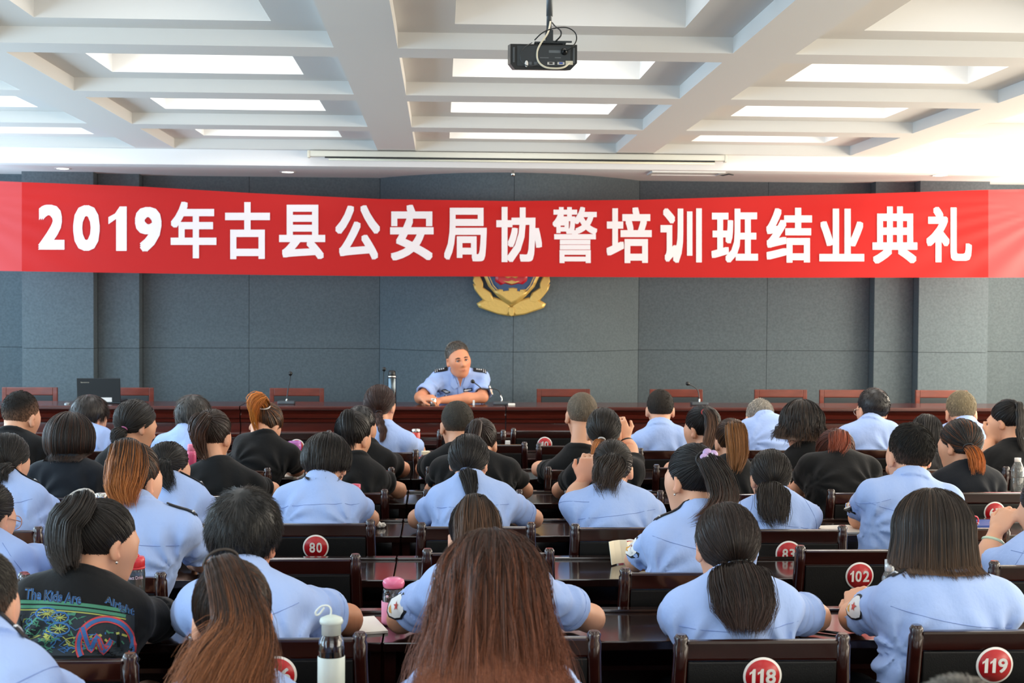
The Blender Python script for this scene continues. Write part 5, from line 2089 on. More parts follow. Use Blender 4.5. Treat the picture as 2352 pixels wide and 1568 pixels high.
person('C6', 'C', (1722, 1818, 1026), (1682, 1156, 1890, 1160), -6, 8, 0, dy=0.38, seat=1800, seam=True,
       hair=dict(kind='pony', t=0.014, tie=(1777, 1114), tail=[(1777, 1122), (1778, 1145), (1778, 1172), (1782, 1190)], w=0.066, wave=0.12, frizz=0.25, col=('120F0E', '221A17'), tie_col='101012', n=1500, flat=0.45, prof=[0.22, 0.35, 0.7, 1.0, 0.95, 0.7]),
       label='person in blue shirt with a fanned-out dark ponytail, in the chair marked 83')
person('C7', 'C', (2037, 2146, 970), (1966, 1104, 2214, 1126), -8, 4, 2, female=False, dy=0.28, seat=2100, seam=True, el=((1962, 1215), None),
       hair=dict(kind='short', t=0.015, len=0.024, lift=0.5, mess=0.25, col=('0F0F0F', '26241F'), fade=0.4, fade_amt=0.6, c=-0.004, n=5200, thick=[1, 0.8, 0.4, 0.1], lens=[1, 0.7, 0.25]),
       label='man in blue shirt with spiky black hair sitting tall on the right')

# ---------------- row with the chair 102, blue shirts
person('B1', 'B', (-88, 28, 1104), (-130, 1258, 78, 1256), 24, 14, 0, dy=0.42, seat=-95, seam=True,
       hair=dict(kind='pony', t=0.014, tie=(-40, 1170), tail=[(-42, 1185), (-46, 1210), (-44, 1235)], w=0.035, wave=0.1, col=('12100F', '201815'), tie_col='101012', n=600),
       label='person in blue shirt cut by the left edge, thin wire glasses showing')
person('B2', 'B', (245, 365, 1016), (183, 1168, 468, 1186), 30, 8, 2, dy=0.36, seat=230, seam=True, epau='R', el=(None, (478, 1290)),
       hair=dict(kind='pony', t=0.015, tie=(293, 1032), tail=[(292, 1048), (288, 1085), (284, 1122), (290, 1150)], w=0.060, wave=0.15, frizz=0.15, col=('221813', '8A5224'), start=0.35, streak=0.3, tie_col='1A1A1C', n=1600, flat=0.55, prof=[0.25, 0.45, 0.8, 1.0, 0.9, 0.55]),
       label='person in blue shirt with a high caramel-brown ponytail and bare right ear')
person('B5', 'B', (1532, 1652, 1016), (1474, 1206, 1742, 1196), -34, 8, 2, dy=0.36, seat=1595, seam=True, epau='L', el=((1448, 1330), None),
       hair=dict(kind='pony', t=0.017, tie=(1622, 1060), tail=[(1634, 1066), (1654, 1100), (1664, 1140), (1652, 1168), (1620, 1184)], w=0.052, wave=0.12, frizz=0.15, col=('121010', '3A241A'), start=0.6, tie_col='15161A', n=1500, prof=[0.35, 0.5, 0.85, 1.0, 0.8, 0.35]),
       label='person in blue shirt with black ponytail in a lilac flower clip, facing left')
person('B7', 'B', (2345, 2462, 1088), (2288, 1262, 2500, 1250), -20, 16, 0, dy=0.42, seat=2420, seam=True, el=((2268, 1318, 5.12), None),
       hands=((2286, 1222, 5.16), None), hand_d=((V(0.55, 0.05, 0.75), (-0.6, -0.5, 0.5), 1.0), None),
       hair=dict(kind='pony', t=0.015, tie=(2420, 1160), tail=[(2425, 1180), (2430, 1220)], w=0.035, wave=0.1, col=('12100F', '201815'), tie_col='101012', n=500),
       label='person in blue shirt at the right edge, fist at the cheek, pale jade bangle')

# ---------------- row of the chairs 116 to 119
person('A1', 'A', (168, 306, 1146), (18, 1334, 352, 1376), 46, 12, 0, top='black', dy=0.40, seat=130, sleeve=0.80,
       hair=dict(kind='pony', t=0.016, tie=(186, 1166), tail=[(172, 1172), (152, 1195), (146, 1235), (150, 1275), (158, 1298)], w=0.060, wave=0.12, frizz=0.15, col=('110F0E', '2A2019'), start=0.7, tie_col='B8B0A8', n=1900, flat=0.6, prof=[0.5, 0.6, 0.9, 1.0, 0.9, 0.6]),
       label='person in black T-shirt with a colourful print on the back, big dark ponytail')
person('A2', 'A', (476, 644, 1122), (405, 1350, 716, 1336), 10, 6, 2, female=False, dy=0.36, seat=600, seam=True, el=(None, (812, 1436)), skin='C98A66',
       hair=dict(kind='short', t=0.024, len=0.048, lift=0.05, mess=0.30, col=('0D0D0D', '1C1B1A'), fade=0.05, c=-0.006, n=6500, thick=[1, 1, 0.9, 0.45], lens=[1, 1, 0.7]),
       label='man in blue shirt with thick tousled black hair, in the chair marked 116')
person('A3', 'A', (1026, 1157, 1141), (962, 1304, 1280, 1312), -4, 14, 0, dy=0.42, seat=1170, seam=True, el=((906, 1436), (1372, 1446)),
       hair=dict(kind='pony', t=0.016, tie=(1090, 1158), tail=[(1092, 1168), (1094, 1200), (1096, 1250), (1098, 1290)], w=0.062, wave=0.08, col=('1E1611', '4A3222'), start=0.4, streak=0.3, tie_col='15110F', n=1500, flat=0.5, prof=[0.2, 0.32, 0.55, 0.88, 1.0, 0.9]),
       label='person in blue shirt with elbows spread wide, behind the very long auburn hair')
person('A4', 'A', (1594, 1746, 1144), (1518, 1362, 1848, 1352), -6, 4, 0, dy=0.34, seat=1745, seam=True, el=((1540, 1495), (1890, 1492)),
       hair=dict(kind='pony', t=0.017, tie=(1690, 1300), tail=[(1692, 1318), (1704, 1358), (1712, 1400), (1714, 1438)], w=0.078, wave=0.10, frizz=0.12, col=('17100E', '33201A'), start=0.7, streak=0.2, tie_col='101012', n=2600, flat=0.5, prof=[0.20, 0.32, 0.62, 1.0, 1.0, 0.62]),
       label='person in blue shirt with low beaded dark ponytail, in the chair marked 118')
person('A5', 'A', (2056, 2232, 1121), (2010, 1342, 2352, 1348), 3, 8, 0, dy=0.36, seat=2215, seam=True, epau='L', el=((1946, 1440), None),
       hands=((1966, 1412, 4.30), None), hand_d=((V(0.15, 0.55, 0.55), (-0.6, -0.3, 0.7), 1.1), None),
       hair=dict(kind='bob', t=0.026, end=1300, curl=0.0, flare=0.012, col=('17120F', '4A3626'), start=0.7, streak=0.16, n=3800, gap=56, part=(0.02, 0.12, 1.0)),
       label='person in blue shirt with straight dark shoulder-grazing bob, in the chair marked 119')

# ---------------- nearest row
person('Z1', 'Z', (-130, 34, 1262), (-190, 1500, 118, 1500), 6, 10, 0, female=False, dy=0.40, seat=-30, seam=True, epau='R',
       hair=dict(kind='short', t=0.016, len=0.024, lift=0.3, col=('1E1C1A', '5A564F'), fade=0.4, fade_amt=0.7, c=0.004, streak=0.3),
       label='greying short-haired man in blue shirt cut by the lower left edge, black shoulder board')
person('Z2', 'Z', (436, 632, 1284), (345, 1592, 728, 1596), -4, 8, 0, dy=0.40, seat=545, seam=True,
       hair=dict(kind='pony', t=0.020, tie=(512, 1304), tail=[(520, 1316), (532, 1350), (546, 1400), (552, 1450), (545, 1500), (525, 1555), (512, 1615)], w=0.060, wave=0.20, frizz=0.22, col=('1E1511', '6E4226'), start=0.5, streak=0.3, tie_col='2A201A', tie_r=0.003, n=3200, flat=0.5, prof=[0.25, 0.42, 0.62, 0.78, 1.25, 1.6]),
       label='person with a long wavy chestnut ponytail at the bottom, nearest row')
person('Z3', 'Z', (1018, 1238, 1220), (925, 1535, 1338, 1535), 0, 8, 0, dy=0.40, seat=1130, seam=True,
       hair=dict(kind='long', t=0.017, end=1640, flare=0.050, curl=0.0, wave=0.024, freq=8, col=('22140F', '5E3420'), start=0.35, streak=0.3, n=5200, gap=60, part=(0.0, 0.25, 1.0), ragged=False),
       label='person with very long loose auburn hair covering the back, bottom centre')
person('Y1', 'Y', (2138, 2278, 1556), (2010, 1790, 2420, 1790), 0, 6, 0, female=False, dy=0.28, seat=2215, el=((2000, 1900), (2430, 1900)),
       hair=dict(kind='short', t=0.016, len=0.032, lift=0.55, mess=0.3, col=('1E1C1A', '6A665E'), streak=0.4, fade=0.2, c=0.004, n=3600),
       label='person of whom only a tuft of grey spiky hair shows below chair 119')

# ---------------- the officer who speaks
off = person('S1', 11.66, body_yaw=180, hd=(1021, 1080, 783), sh=(988, 856, 1127, 853), yaw=-17, pitch=4, roll=8, female=False, dy=0.46, dys=0.34, seat=1056, seat_z=DAIS_Z + 0.45, floor_z=DAIS_Z,
             tab=DESK_Y + 0.42, lift=DESK_Z - TAB_Z, face=True, epau='LR', seam=False, skin='D9926E',
             el=((1108, 915, 11.16), (966, 915, 11.12)), hands=((1016, 919, 11.05), (967, 914, 11.02)),
             hand_d=((V(-1, 0.05, -0.05), (0, -0.35, 0.9), 0.35), (V(0.80, -0.35, 0.05), (-0.15, -0.45, 0.85), 0.75)), fine_hand=True, sleeve=0.80,
             hair=dict(kind='short', t=0.017, len=0.022, lift=0.55, mess=0.2, col=('3E3A35', '6E675E'), streak=0.4, fade=0.2, fade_amt=0.4, c=-0.012, n=3600, crown=(0, -0.2, 1)),
             label='grey-haired police officer with black shoulder boards speaking at the dais desk', group='speaker on the dais')

BYID = {p.pid: p for p in PEOPLE}

# ------------------------------------------------------------------ chairs of the audience
chair(96, 1491, 'dark wooden chair behind the black T-shirt with the printed back')
chair(638, 1449, 'dark wooden chair with round red number 116 half hidden by the chestnut ponytail', '116')
chair(1178, 1452, 'dark wooden chair behind the very long auburn hair, right post showing')
chair(1750, 1465, 'dark wooden chair with round red number 118 cut by the lower edge', '118')
chair(2282, 1449, 'dark wooden chair with round red number 119 at the lower right', '119')
chair(-99, 1308, 'dark wooden chair of the person with wire glasses at the left edge')
chair(213, 1306, 'dark wooden chair under the caramel-brown ponytail, its right post by the red-lidded bottle')
chair(672, 1269, 'empty dark wooden chair directly behind the chair numbered 80')
chair(1122, 1260, 'empty dark wooden chair behind the twisted low ponytail, no number showing')
chair(1585, 1309, 'dark wooden chair of the person with the lilac flower clip')
chair(1973, 1260, 'empty dark wooden chair with round red number 102', '102')
chair(2425, 1300, 'dark wooden chair of the person with the jade bangle')
chair(-43, 1200, 'dark wooden chair of the person with a low black bun at the left edge')
chair(335, 1196, 'dark wooden chair of the person with glossy black gathered hair')
chair(726, 1190, 'dark wooden chair with round red number 80', '80')
chair(1094, 1200, 'dark wooden chair of the person with the twisted low ponytail')
chair(1446, 1205, 'dark wooden chair with round red number 82 partly behind an open booklet', '82')
chair(1810, 1212, 'dark wooden chair with round red number 83', '83')
chair(2185, 1212, 'dark wooden chair of the spiky-haired man in blue')
chair(158, 1128, 'dark wooden chair of the person with the rounded copper-streaked bob')
chair(468, 1126, 'dark wooden chair of the person with the loose high brown ponytail')
chair(776, 1121, 'dark wooden chair of the person with the straight black ponytail')
chair(1086, 1124, 'dark wooden chair of the person with both forearms bare')
chair(1410, 1128, 'dark wooden chair of the person with the silver-ringed ponytail')
chair(1712, 1130, 'dark wooden chair of the person with the light brown ponytail')
chair(2012, 1129, 'dark wooden chair beside the reddish-brown hair, left post showing')
chair(2283, 1130, 'dark wooden chair with round red number 67', '67')
for px, py, lb in ((-30, 1070, 'dark wooden chair of the stocky man with the faded crew cut'),
                   (245, 1070, 'dark wooden chair of the person with the curly bun tied in pink'),
                   (519, 1070, 'dark wooden chair of the person with the orange-blond tuft'),
                   (804, 1071, 'dark wooden chair of the man half hidden before the braided person'),
                   (1079, 1071, 'dark wooden chair of the man with the shaved dark head'),
                   (1353, 1073, 'dark wooden chair of the upright man with the long bare neck'),
                   (1599, 1069, 'dark wooden chair of the person with the red hair tie'),
                   (1872, 1074, 'dark wooden chair of the person with wavy collar-length hair'),
                   (2145, 1076, 'dark wooden chair of the person with long straight black hair'),
                   (2400, 1078, 'dark wooden chair of the person with the plaited ponytail')):
    chair(px, py, lb)
for px, py, lb in ((195, 1024, 'dark wooden chair of the person sitting before the laptop'),
                   (430, 1024, 'dark wooden chair of the person with fluffy greying hair'),
                   (870, 1030, 'dark wooden chair of the person with the reddish-brown braid'),
                   (1125, 1014, 'empty dark wooden chair left of the small white carton'),
                   (1318, 1018, 'dark wooden chair just in front of the chair numbered 10'),
                   (1553, 1030, 'dark wooden chair of the man with cropped hair at the bent microphone'),
                   (1790, 1030, 'dark wooden chair of the stooping grey-haired man'),
                   (2000, 1030, 'dark wooden chair of the man with glasses in pale blue'),
                   (2225, 1030, 'dark wooden chair of the man with brownish grey cropped hair')):
    chair(px, py, lb)
chair(682, 985, 'empty dark wooden chair with round red number 7 behind the purple cup', '7')
chair(1083, 986, 'empty dark wooden chair close in front of the dais, below the speaker')
chair(1251, 983, 'empty dark wooden chair with round red number 10 close in front of the dais', '10')
for px, lb in ((-30, 'dark wooden chair of the greying man at the lower left edge'), (545, 'dark wooden chair of the person with the chestnut ponytail'), (1130, 'dark wooden chair of the person with very long auburn hair')):
    chair(px, CHAIR_K / 2.66 + 690, lb)
chair(2215, CHAIR_K / 1.62 + 690, 'dark wooden chair of the person with the grey hair tuft')

# ------------------------------------------------------------------ row tables
ROWTXT = {'Z': 'nearest row', 'A': 'row of chairs 116 to 119', 'B': 'row of chair 102', 'C': 'row of chairs 80 to 83', 'D': 'row of chair 67', 'E': 'row of the buzz-cut man', 'F': 'row of the braided person', 'G': 'empty row of chairs 7 and 10'}
COLTXT = ['far left', 'left', 'left of centre', 'centre', 'right of centre', 'right', 'far right', 'outermost right']
for r in 'ZABCDEFG':
    xl, xr = at(-20, 1000, TAB_Y[r] + 0.2)[0], at(2372, 1000, TAB_Y[r] + 0.2)[0]
    k0, k1 = math.floor((xl + 0.17) / TW), math.floor((xr + 0.17) / TW)
    n = k1 - k0 + 1
    for i, k in enumerate(range(k0, k1 + 1)):
        table(r, k, 'dark lacquered table, %s from the left, serving the %s' % (['first', 'second', 'third', 'fourth', 'fifth', 'sixth', 'seventh', 'eighth'][i], ROWTXT[r]))

# ------------------------------------------------------------------ person details
def decal_on(p, nm, pts, off, m, h, n, w, u, parent=None):
    """an outline laid on the shirt around the point h so that it follows the cloth"""
    base = p.base
    c = np.mean(pts, 0)
    vs, fs = [], []
    K = len(pts)
    for f in (0.0, 0.35, 0.7, 1.0):
        for q in (pts if f else [c]):
            xy = c + (np.array(q) - c) * f
            o = h + w * xy[0] + u * xy[1]
            r_ = p.bvh.ray_cast(Vector(o + n * 0.08), Vector(-n))
            o2 = np.array(r_[0]) if r_[0] is not None and abs((np.array(r_[0]) - o) @ n) < 0.04 else o
            vs.append(o2 + n * off - base)
    for i in range(K):
        fs.append((0, 1 + i, 1 + (i + 1) % K))
    q4 = [(1 + r_ * K + i, 1 + (r_ + 1) * K + i, 1 + (r_ + 1) * K + (i + 1) % K, 1 + r_ * K + (i + 1) % K) for r_ in range(2) for i in range(K)]
    return link(nm, np_mesh(nm, np.array(vs), np.array(q4), np.array(fs), smooth=True), m, parent or p.sobj)


def patch(p, side, z=0.45):
    S_, E, En, ud = p.sl[0 if side == 'L' else 1]
    out = -p.sd if side == 'L' else p.sd
    c = S_ + (E - S_) * z
    if p.pid == 'S1':
        out = unit(out * 0.75 + p.fw * 0.8)
    h, n = p.hit(c + out * 0.3, -out)
    if h is None:
        return
    u = unit(ud - n * (ud @ n))
    w = np.cross(n, u)
    base = p.base

    decal = lambda nm, pts, off, m: decal_on(p, nm, pts, off, m, h, n, w, u)
    shp = [(-0.030, -0.040), (0.030, -0.040), (0.037, -0.022), (0.039, -0.005), (0.034, 0.018), (0.019, 0.038), (0, 0.046), (-0.019, 0.038), (-0.034, 0.018), (-0.039, -0.005), (-0.037, -0.022)]
    decal('sleeve_patch', shp, 0.003, M_EPAU)
    decal('patch_face', [(x * 0.86, y * 0.86) for x, y in shp], 0.0042, M_BWHITE)
    st = []
    for i in range(10):
        r = 0.015 if i % 2 == 0 else 0.0065
        st.append((r * math.sin(i * PI / 5), -0.006 - r * math.cos(i * PI / 5)))
    decal('patch_star', st, 0.0054, mat('patch_red', 'C8402E', 0.6))
    decal('patch_shield', [(-0.014, 0.020), (0.014, 0.020), (0.006, 0.032), (-0.006, 0.032)], 0.0054, mat('patch_orange', 'D8A048', 0.6))


for pid, s_ in (('A3', 'L'), ('B5', 'L'), ('A5', 'L'), ('C7', 'L'), ('S1', 'L')):
    patch(BYID[pid], s_, 0.48)


def glasses(p, m, r=0.024):
    hp, base = p.hp, p.base
    g = MB()
    for q in (-1, 1):
        ring = [hp(q * 0.033 + r * 1.1 * math.cos(x), 0.104 - 0.012 * abs(math.cos(x)) * 0.5, 0.004 + r * 0.85 * math.sin(x)) - base for x in np.linspace(0, 2 * PI, 20, endpoint=False)]
        g.tube(ring, 0.0016, 6, closed=True)
        g.tube([hp(q * 0.058, 0.098, 0.008) - base, hp(q * 0.076, 0.07, 0.008) - base, hp(q * 0.084, 0.0, 0.012) - base, hp(q * 0.083, -0.014, 0.002) - base], 0.0017, 6)
    g.tube([hp(-0.010, 0.105, 0.008) - base, hp(0, 0.108, 0.011) - base, hp(0.010, 0.105, 0.008) - base], 0.0015, 6)
    g.build('glasses', m, p.root)


glasses(BYID['C4'], M_BLACKP)
glasses(BYID['F6'], M_STEEL)
glasses(BYID['B1'], mat('rose_wire', 'B88878', 0.3, metal=0.8), 0.028)

# lilac flower clip
p = BYID['B5']
b = MB()
for i in range(5):
    a_ = i * 2 * PI / 5
    s2 = unit(np.cross(p.tie_n, V(0, 0, 1)))
    s3 = np.cross(p.tie_n, s2)
    c = p.tie + p.tie_n * 0.034 + 0.019 * (math.cos(a_) * s2 + math.sin(a_) * s3) - p.base
    bmesh.ops.create_icosphere(b.bm, subdivisions=3, radius=0.0165, matrix=Matrix.Translation(Vector(c)) @ Matrix.Diagonal((1, 0.7, 1, 1)))
for f in b.bm.faces:
    f.smooth = True
b.build('flower_clip', mat('lilac', 'B49AC8', 0.35, 0.5), p.hair_o)
b = MB()
for i in range(3):
    c = p.tie + p.tie_n * 0.050 + 0.012 * (math.cos(i * 2.1) * s2 + math.sin(i * 2.1) * s3) - p.base
    bmesh.ops.create_icosphere(b.bm, subdivisions=2, radius=0.0026, matrix=Matrix.Translation(Vector(c)))
b.build('clip_stone', M_SILVER, p.hair_o)
# beaded tie
p = BYID['A4']
b = MB()
for row_ in (-1, 1):
    for i in range(18):
        a_ = (i + 0.25 * row_) * 2 * PI / 18
        ax_ = unit(np.cross(p.ring[1], p.ring[2]))
        c = p.ring[0] + p.ring[1] * 1.12 * math.cos(a_) + p.ring[2] * 1.12 * math.sin(a_) + ax_ * row_ * 0.0045 - p.base
        bmesh.ops.create_icosphere(b.bm, subdivisions=2, radius=0.0046, matrix=Matrix.Translation(Vector(c)))
b.build('hair_tie_beads', M_BLACKP, p.hair_o)
# ear studs
for pid, q in (('A1', 1), ('B5', -1)):
    p = BYID[pid]
    b = MB()
    bmesh.ops.create_icosphere(b.bm, subdivisions=2, radius=0.0042, matrix=Matrix.Translation(Vector(p.hp(q * 0.086, -0.004, -0.040) - p.base)))
    b.build('earring', M_STEEL, p.root)
# jade bangle
p = BYID['B7']
S_, E, Wp, sg = p.arms[0]
d = unit(Wp - E)
u1 = unit(np.cross(d, V(0, 1, 0.2)))
u2 = np.cross(d, u1)
b = MB()
c = E + (Wp - E) * 0.70
b.tube([c + 0.036 * (math.cos(x) * u1 + math.sin(x) * u2) - p.base for x in np.linspace(0, 2 * PI, 28, endpoint=False)], 0.006, 10, closed=True)
b.build('jade_bangle', mat('jade', 'C4D8B8', 0.2, 0.5, coat=0.5), p.root)
# wrist watch
p = BYID['D6']
S_, E, Wp, sg = p.arms[1]
d = unit(Wp - E)
u1 = unit(np.cross(d, V(0, 1, 0.2)))
u2 = np.cross(d, u1)
b = MB()
c = E + (Wp - E) * 0.85
b.tube([c + 0.030 * (math.cos(x) * u1 + math.sin(x) * u2) - p.base for x in np.linspace(0, 2 * PI, 24, endpoint=False)], 0.007, 8, closed=True)
b.build('watch_strap', M_BLACKP, p.root)


# back print of the black T-shirt: a generic colourful picture that follows the cloth
def print_on(p, px0, py0, px1, py1):
    base = p.base
    flat = {}

    def surf(px, py, off):
        q = at(px, py, p.Yh)
        h, n = p.hit(CAM_POS, unit(q - CAM_POS))
        if h is None:
            return None
        return h + n * off - base

    def ribbon(pts, w, m, off, name='print_line', closed=False):
        pts = [np.array(q, float) for q in pts]
        if closed:
            pts = pts + [pts[0]]
        dense = []
        for a_, c_ in zip(pts[:-1], pts[1:]):
            k = max(1, int(np.linalg.norm(c_ - a_) / 5))
            dense += [a_ + (c_ - a_) * i / k for i in range(k)]
        dense.append(pts[-1])
        rows = []
        for i, q in enumerate(dense):
            t = dense[min(i + 1, len(dense) - 1)] - dense[max(i - 1, 0)]
            nn = np.array([-t[1], t[0]]) / max(np.linalg.norm(t), 1e-6)
            k = max(2, int(w / 5) + 1)
            rows.append([surf(*(q + nn * w * (j / (k - 1) - 0.5)), off) for j in range(k)])
        key = (name, m.name, round(off, 5))
        L = flat.setdefault(key, [m, [], [], name])
        for r in rows:
            if any(x is None for x in r):
                return
        n0 = len(L[1])
        k = len(rows[0])
        for r in rows:
            L[1].extend(r)
        for i in range(len(rows) - 1):
            for j in range(k - 1):
                a_ = n0 + i * k + j
                L[2].append((a_, a_ + 1, a_ + k + 1, a_ + k))
    PG, PB, PY, PR, PD = (mat('print_green', '3E7A60', 0.85), mat('print_blue', '33639A', 0.85), mat('print_yellow', 'A0A552', 0.85), mat('print_red', 'B83E44', 0.85), mat('print_dark', '1E2830', 0.85))
    rg = random.Random(4)
    # dark ground, green curved band along the top
    top = lambda x: 1378 + 0.00042 * (x - 60) ** 2
    for x in np.arange(48, 306, 8):
        ribbon([(x, top(x) + 10), (x, min(1506, 1506))], 9, PD, 0.0012, 'print_ground')
    for o, w_ in ((4, 8), (15, 7)):
        ribbon([(x, top(x) + o) for x in np.arange(48, 300, 12)], w_, PG, 0.0020, 'print_band')
    ribbon([(x, top(x) + 22) for x in np.arange(48, 290, 12)], 2.5, PY, 0.0020, 'print_band')
    for k in range(70):
        x, y = rg.uniform(52, 200), rg.uniform(1408, 1495)
        pts = [(x, y)]
        for j in range(rg.randint(2, 5)):
            x += rg.uniform(-16, 22)
            y += rg.uniform(-14, 14)
            pts.append((min(max(x, 50), 290), min(max(y, 1405), 1500)))
        ribbon(pts, rg.choice((1.6, 2, 2.5, 4)), rg.choice((PB, PB, PY, PG, PG)), 0.0022 + 0.0003 * (k % 3), 'print_stroke')
    for (cx, cy, rx, ry) in ((108, 1410, 24, 14), (138, 1418, 20, 12), (136, 1444, 24, 13)):
        ribbon([(cx + rx * math.cos(t), cy + ry * math.sin(t)) for t in np.linspace(0, 2 * PI, 20, endpoint=False)], 3, PB, 0.0030, 'print_ring', True)
        for t in np.linspace(0, 2 * PI, 9, endpoint=False):
            ribbon([(cx, cy), (cx + rx * 0.8 * math.cos(t), cy + ry * 0.8 * math.sin(t))], 1.5, PY, 0.0030, 'print_stroke')
    # big round of red and blue
    for r, m, w_ in ((66, PR, 4), (60, PB, 8), (54, PR, 3)):
        ribbon([(242 + r * 1.03 * math.cos(t), 1482 + r * math.sin(t)) for t in np.linspace(PI * 0.86, 2.12 * PI, 40)], w_, m, 0.0034, 'print_ring')
    for k in range(16):
        t = rg.uniform(PI, 2 * PI)
        r = rg.uniform(5, 46)
        x, y = 242 + r * math.cos(t), 1484 + r * math.sin(t)
        ribbon([(x, y), (x + rg.uniform(-14, 14), y + rg.uniform(-8, 8))], rg.choice((3, 5)), rg.choice((PB, PG, PY)), 0.0036, 'print_stroke')
    for off, m, w_ in ((0.0038, PR, 14), (0.0042, PB, 9)):
        ribbon([(190, 1440), (208, 1494), (222, 1462), (238, 1496), (256, 1468)], w_, m, off, 'print_zigzag')
    V_, Q_, mi, mats_, n0 = [], [], [], [], 0
    for key, (m, vs, qs, name) in flat.items():      # one printed picture, several inks
        if qs:
            if m not in mats_:
                mats_.append(m)
            V_ += list(vs)
            Q_ += [tuple(i + n0 for i in q) for q in qs]
            mi += [mats_.index(m)] * len(qs)
            n0 += len(vs)
    me = np_mesh('back_print', np.array(V_), np.array(Q_), smooth=False)
    for m in mats_:
        me.materials.append(m)
    me.polygons.foreach_set('material_index', np.array(mi, np.int32)[:len(me.polygons)])
    link('back_print', me, None, p.sobj)
    # lettering
    for txt, x0, x1, y0, y1, dyr in (('The Kids Are', 56, 186, 1354, 1380, 14), ('Alright', 238, 306, 1376, 1398, 30)):
        for bold, m, off in ((0.05, PB, 0.0022), (-0.006, M_BLACKP, 0.0030)):
            v, faces, asp = text_mesh(txt, bold)
            P = []
            ok = True
            for q in v:
                x = x0 + q[0] * (x1 - x0)
                y = y1 - q[1] * (y1 - y0) + dyr * (q[0] - 0.3)
                s_ = surf(x + q[1] * 3, y, off)
                if s_ is None:
                    ok = False
                    break
                P.append(s_)
            if ok:
                me = bpy.data.meshes.new('print_lettering')
                me.from_pydata([tuple(x) for x in P], [], faces)
                link('print_lettering', me, m, p.sobj)


print_on(BYID['A1'], 40, 1350, 320, 1510)

# the officer's face, badges and collar
p = BYID['S1']
hp, base, hs = p.hp, p.base, p.hs
for q in (-1, 1):
    b = MB()
    bmesh.ops.create_uvsphere(b.bm, u_segments=16, v_segments=10, radius=0.0115 * hs, matrix=Matrix.Translation(Vector(hp(q * 0.031, 0.0795, 0.008) - base)))
    for f in b.bm.faces:
        f.smooth = True
    ey = b.build('eye', M_BWHITE, p.root)
    b = MB()
    bmesh.ops.create_uvsphere(b.bm, u_segments=12, v_segments=8, radius=0.0062 * hs, matrix=Matrix.Translation(Vector(hp(q * 0.031, 0.0868, 0.008) - base)))
    b.build('iris', M_BLACKP, ey)
    b = MB()
    b.tube([hp(q * 0.014, 0.094, 0.026) - base, hp(q * 0.028, 0.095, 0.031) - base, hp(q * 0.047, 0.084, 0.026) - base], [0.0035 * hs, 0.0042 * hs, 0.002 * hs], 8)
    b.build('eyebrow', mat('brow', '1C1917', 0.7), p.root)
    b = MB()
    b.tube([hp(q * 0.018, 0.090, 0.010) - base, hp(q * 0.031, 0.0925, 0.0145) - base, hp(q * 0.045, 0.085, 0.009) - base], 0.0022 * hs, 6)
    b.build('eyelid', mat('lid', '7A4A38', 0.6), p.root)


b = MB()
b.tube([hp(-0.024, 0.0895, -0.0590) - base, hp(-0.010, 0.0975, -0.0575) - base, hp(0, 0.0985, -0.0585) - base, hp(0.010, 0.0975, -0.0575) - base, hp(0.024, 0.0895, -0.0590) - base], [0.001, 0.0028, 0.0026, 0.0028, 0.001], 8)
b.tube([hp(-0.020, 0.0905, -0.0625) - base, hp(0, 0.0965, -0.0665) - base, hp(0.020, 0.0905, -0.0625) - base], [0.001, 0.0036, 0.001], 8)
b.build('lips', mat('lip_tone', 'A8584C', 0.45), p.root)


def on_chest(x, z, off=0.0):
    """a point on the shirt front: x across (towards the wearer's left), z down from the neck"""
    o = p.N + p.sd * x - p.a * z + p.fw * 0.5
    h, n = p.hit(o, -p.fw)
    return (h + p.fw * off - base) if h is not None else (p.N + p.sd * x - p.a * z + p.fw * (0.13 + off) - base)


def chest_plate(name, pts, m, off, par, th=0.002):
    c = np.mean(pts, 0)
    h = on_chest(c[0], c[1]) + base
    dense = []
    for i in range(len(pts)):
        q0, q1 = np.array(pts[i]), np.array(pts[(i + 1) % len(pts)])
        dense += [q0 + (q1 - q0) * k / 4 for k in range(4)]
    return decal_on(p, name, [(x - c[0], z - c[1]) for x, z in dense], off + 0.001, m, h, p.fw, p.sd, -p.a, par)


nb = chest_plate('name_badge', [(-0.095, 0.088), (-0.025, 0.088), (-0.025, 0.114), (-0.095, 0.114)], M_EPAU, 0.003, p.sobj)
chest_plate('badge_lettering', [(-0.088, 0.095), (-0.032, 0.095), (-0.032, 0.107), (-0.088, 0.107)], M_SILVER, 0.0055, nb, 0.001)
wb = chest_plate('chest_badge', [(0.080, 0.108), (0.115, 0.095), (0.150, 0.108), (0.150, 0.117), (0.115, 0.130), (0.080, 0.117)], M_EPAU, 0.003, p.sobj)
chest_plate('badge_wings', [(0.086, 0.109), (0.115, 0.104), (0.144, 0.109), (0.125, 0.119), (0.115, 0.122), (0.105, 0.119)], M_SILVER, 0.0055, wb, 0.001)
chest_plate('party_pin', [(-0.062, 0.062), (-0.046, 0.062), (-0.044, 0.072), (-0.054, 0.079), (-0.064, 0.072)], mat('pin_red', 'D8352A', 0.4), 0.004, p.sobj, 0.003)
b = MB()
b.tube([on_chest(0.02, z, 0.003) for z in np.linspace(0.04, 0.26, 14)], 0.0022, 6)
b.build('placket', M_THREAD, p.sobj)
for x in (-0.06, 0.112):
    b = MB()
    b.tube([on_chest(x + d_, z, 0.002) for d_, z in ((-0.05, 0.135), (0, 0.150), (0.05, 0.135))], 0.0018, 6)
    b.build('pocket_flap', M_THREAD, p.sobj)
    b = MB()
    bmesh.ops.create_icosphere(b.bm, subdivisions=2, radius=0.0055, matrix=Matrix.Translation(Vector(on_chest(x, 0.146, 0.004))))
    b.build('button', M_SILVER, p.sobj)
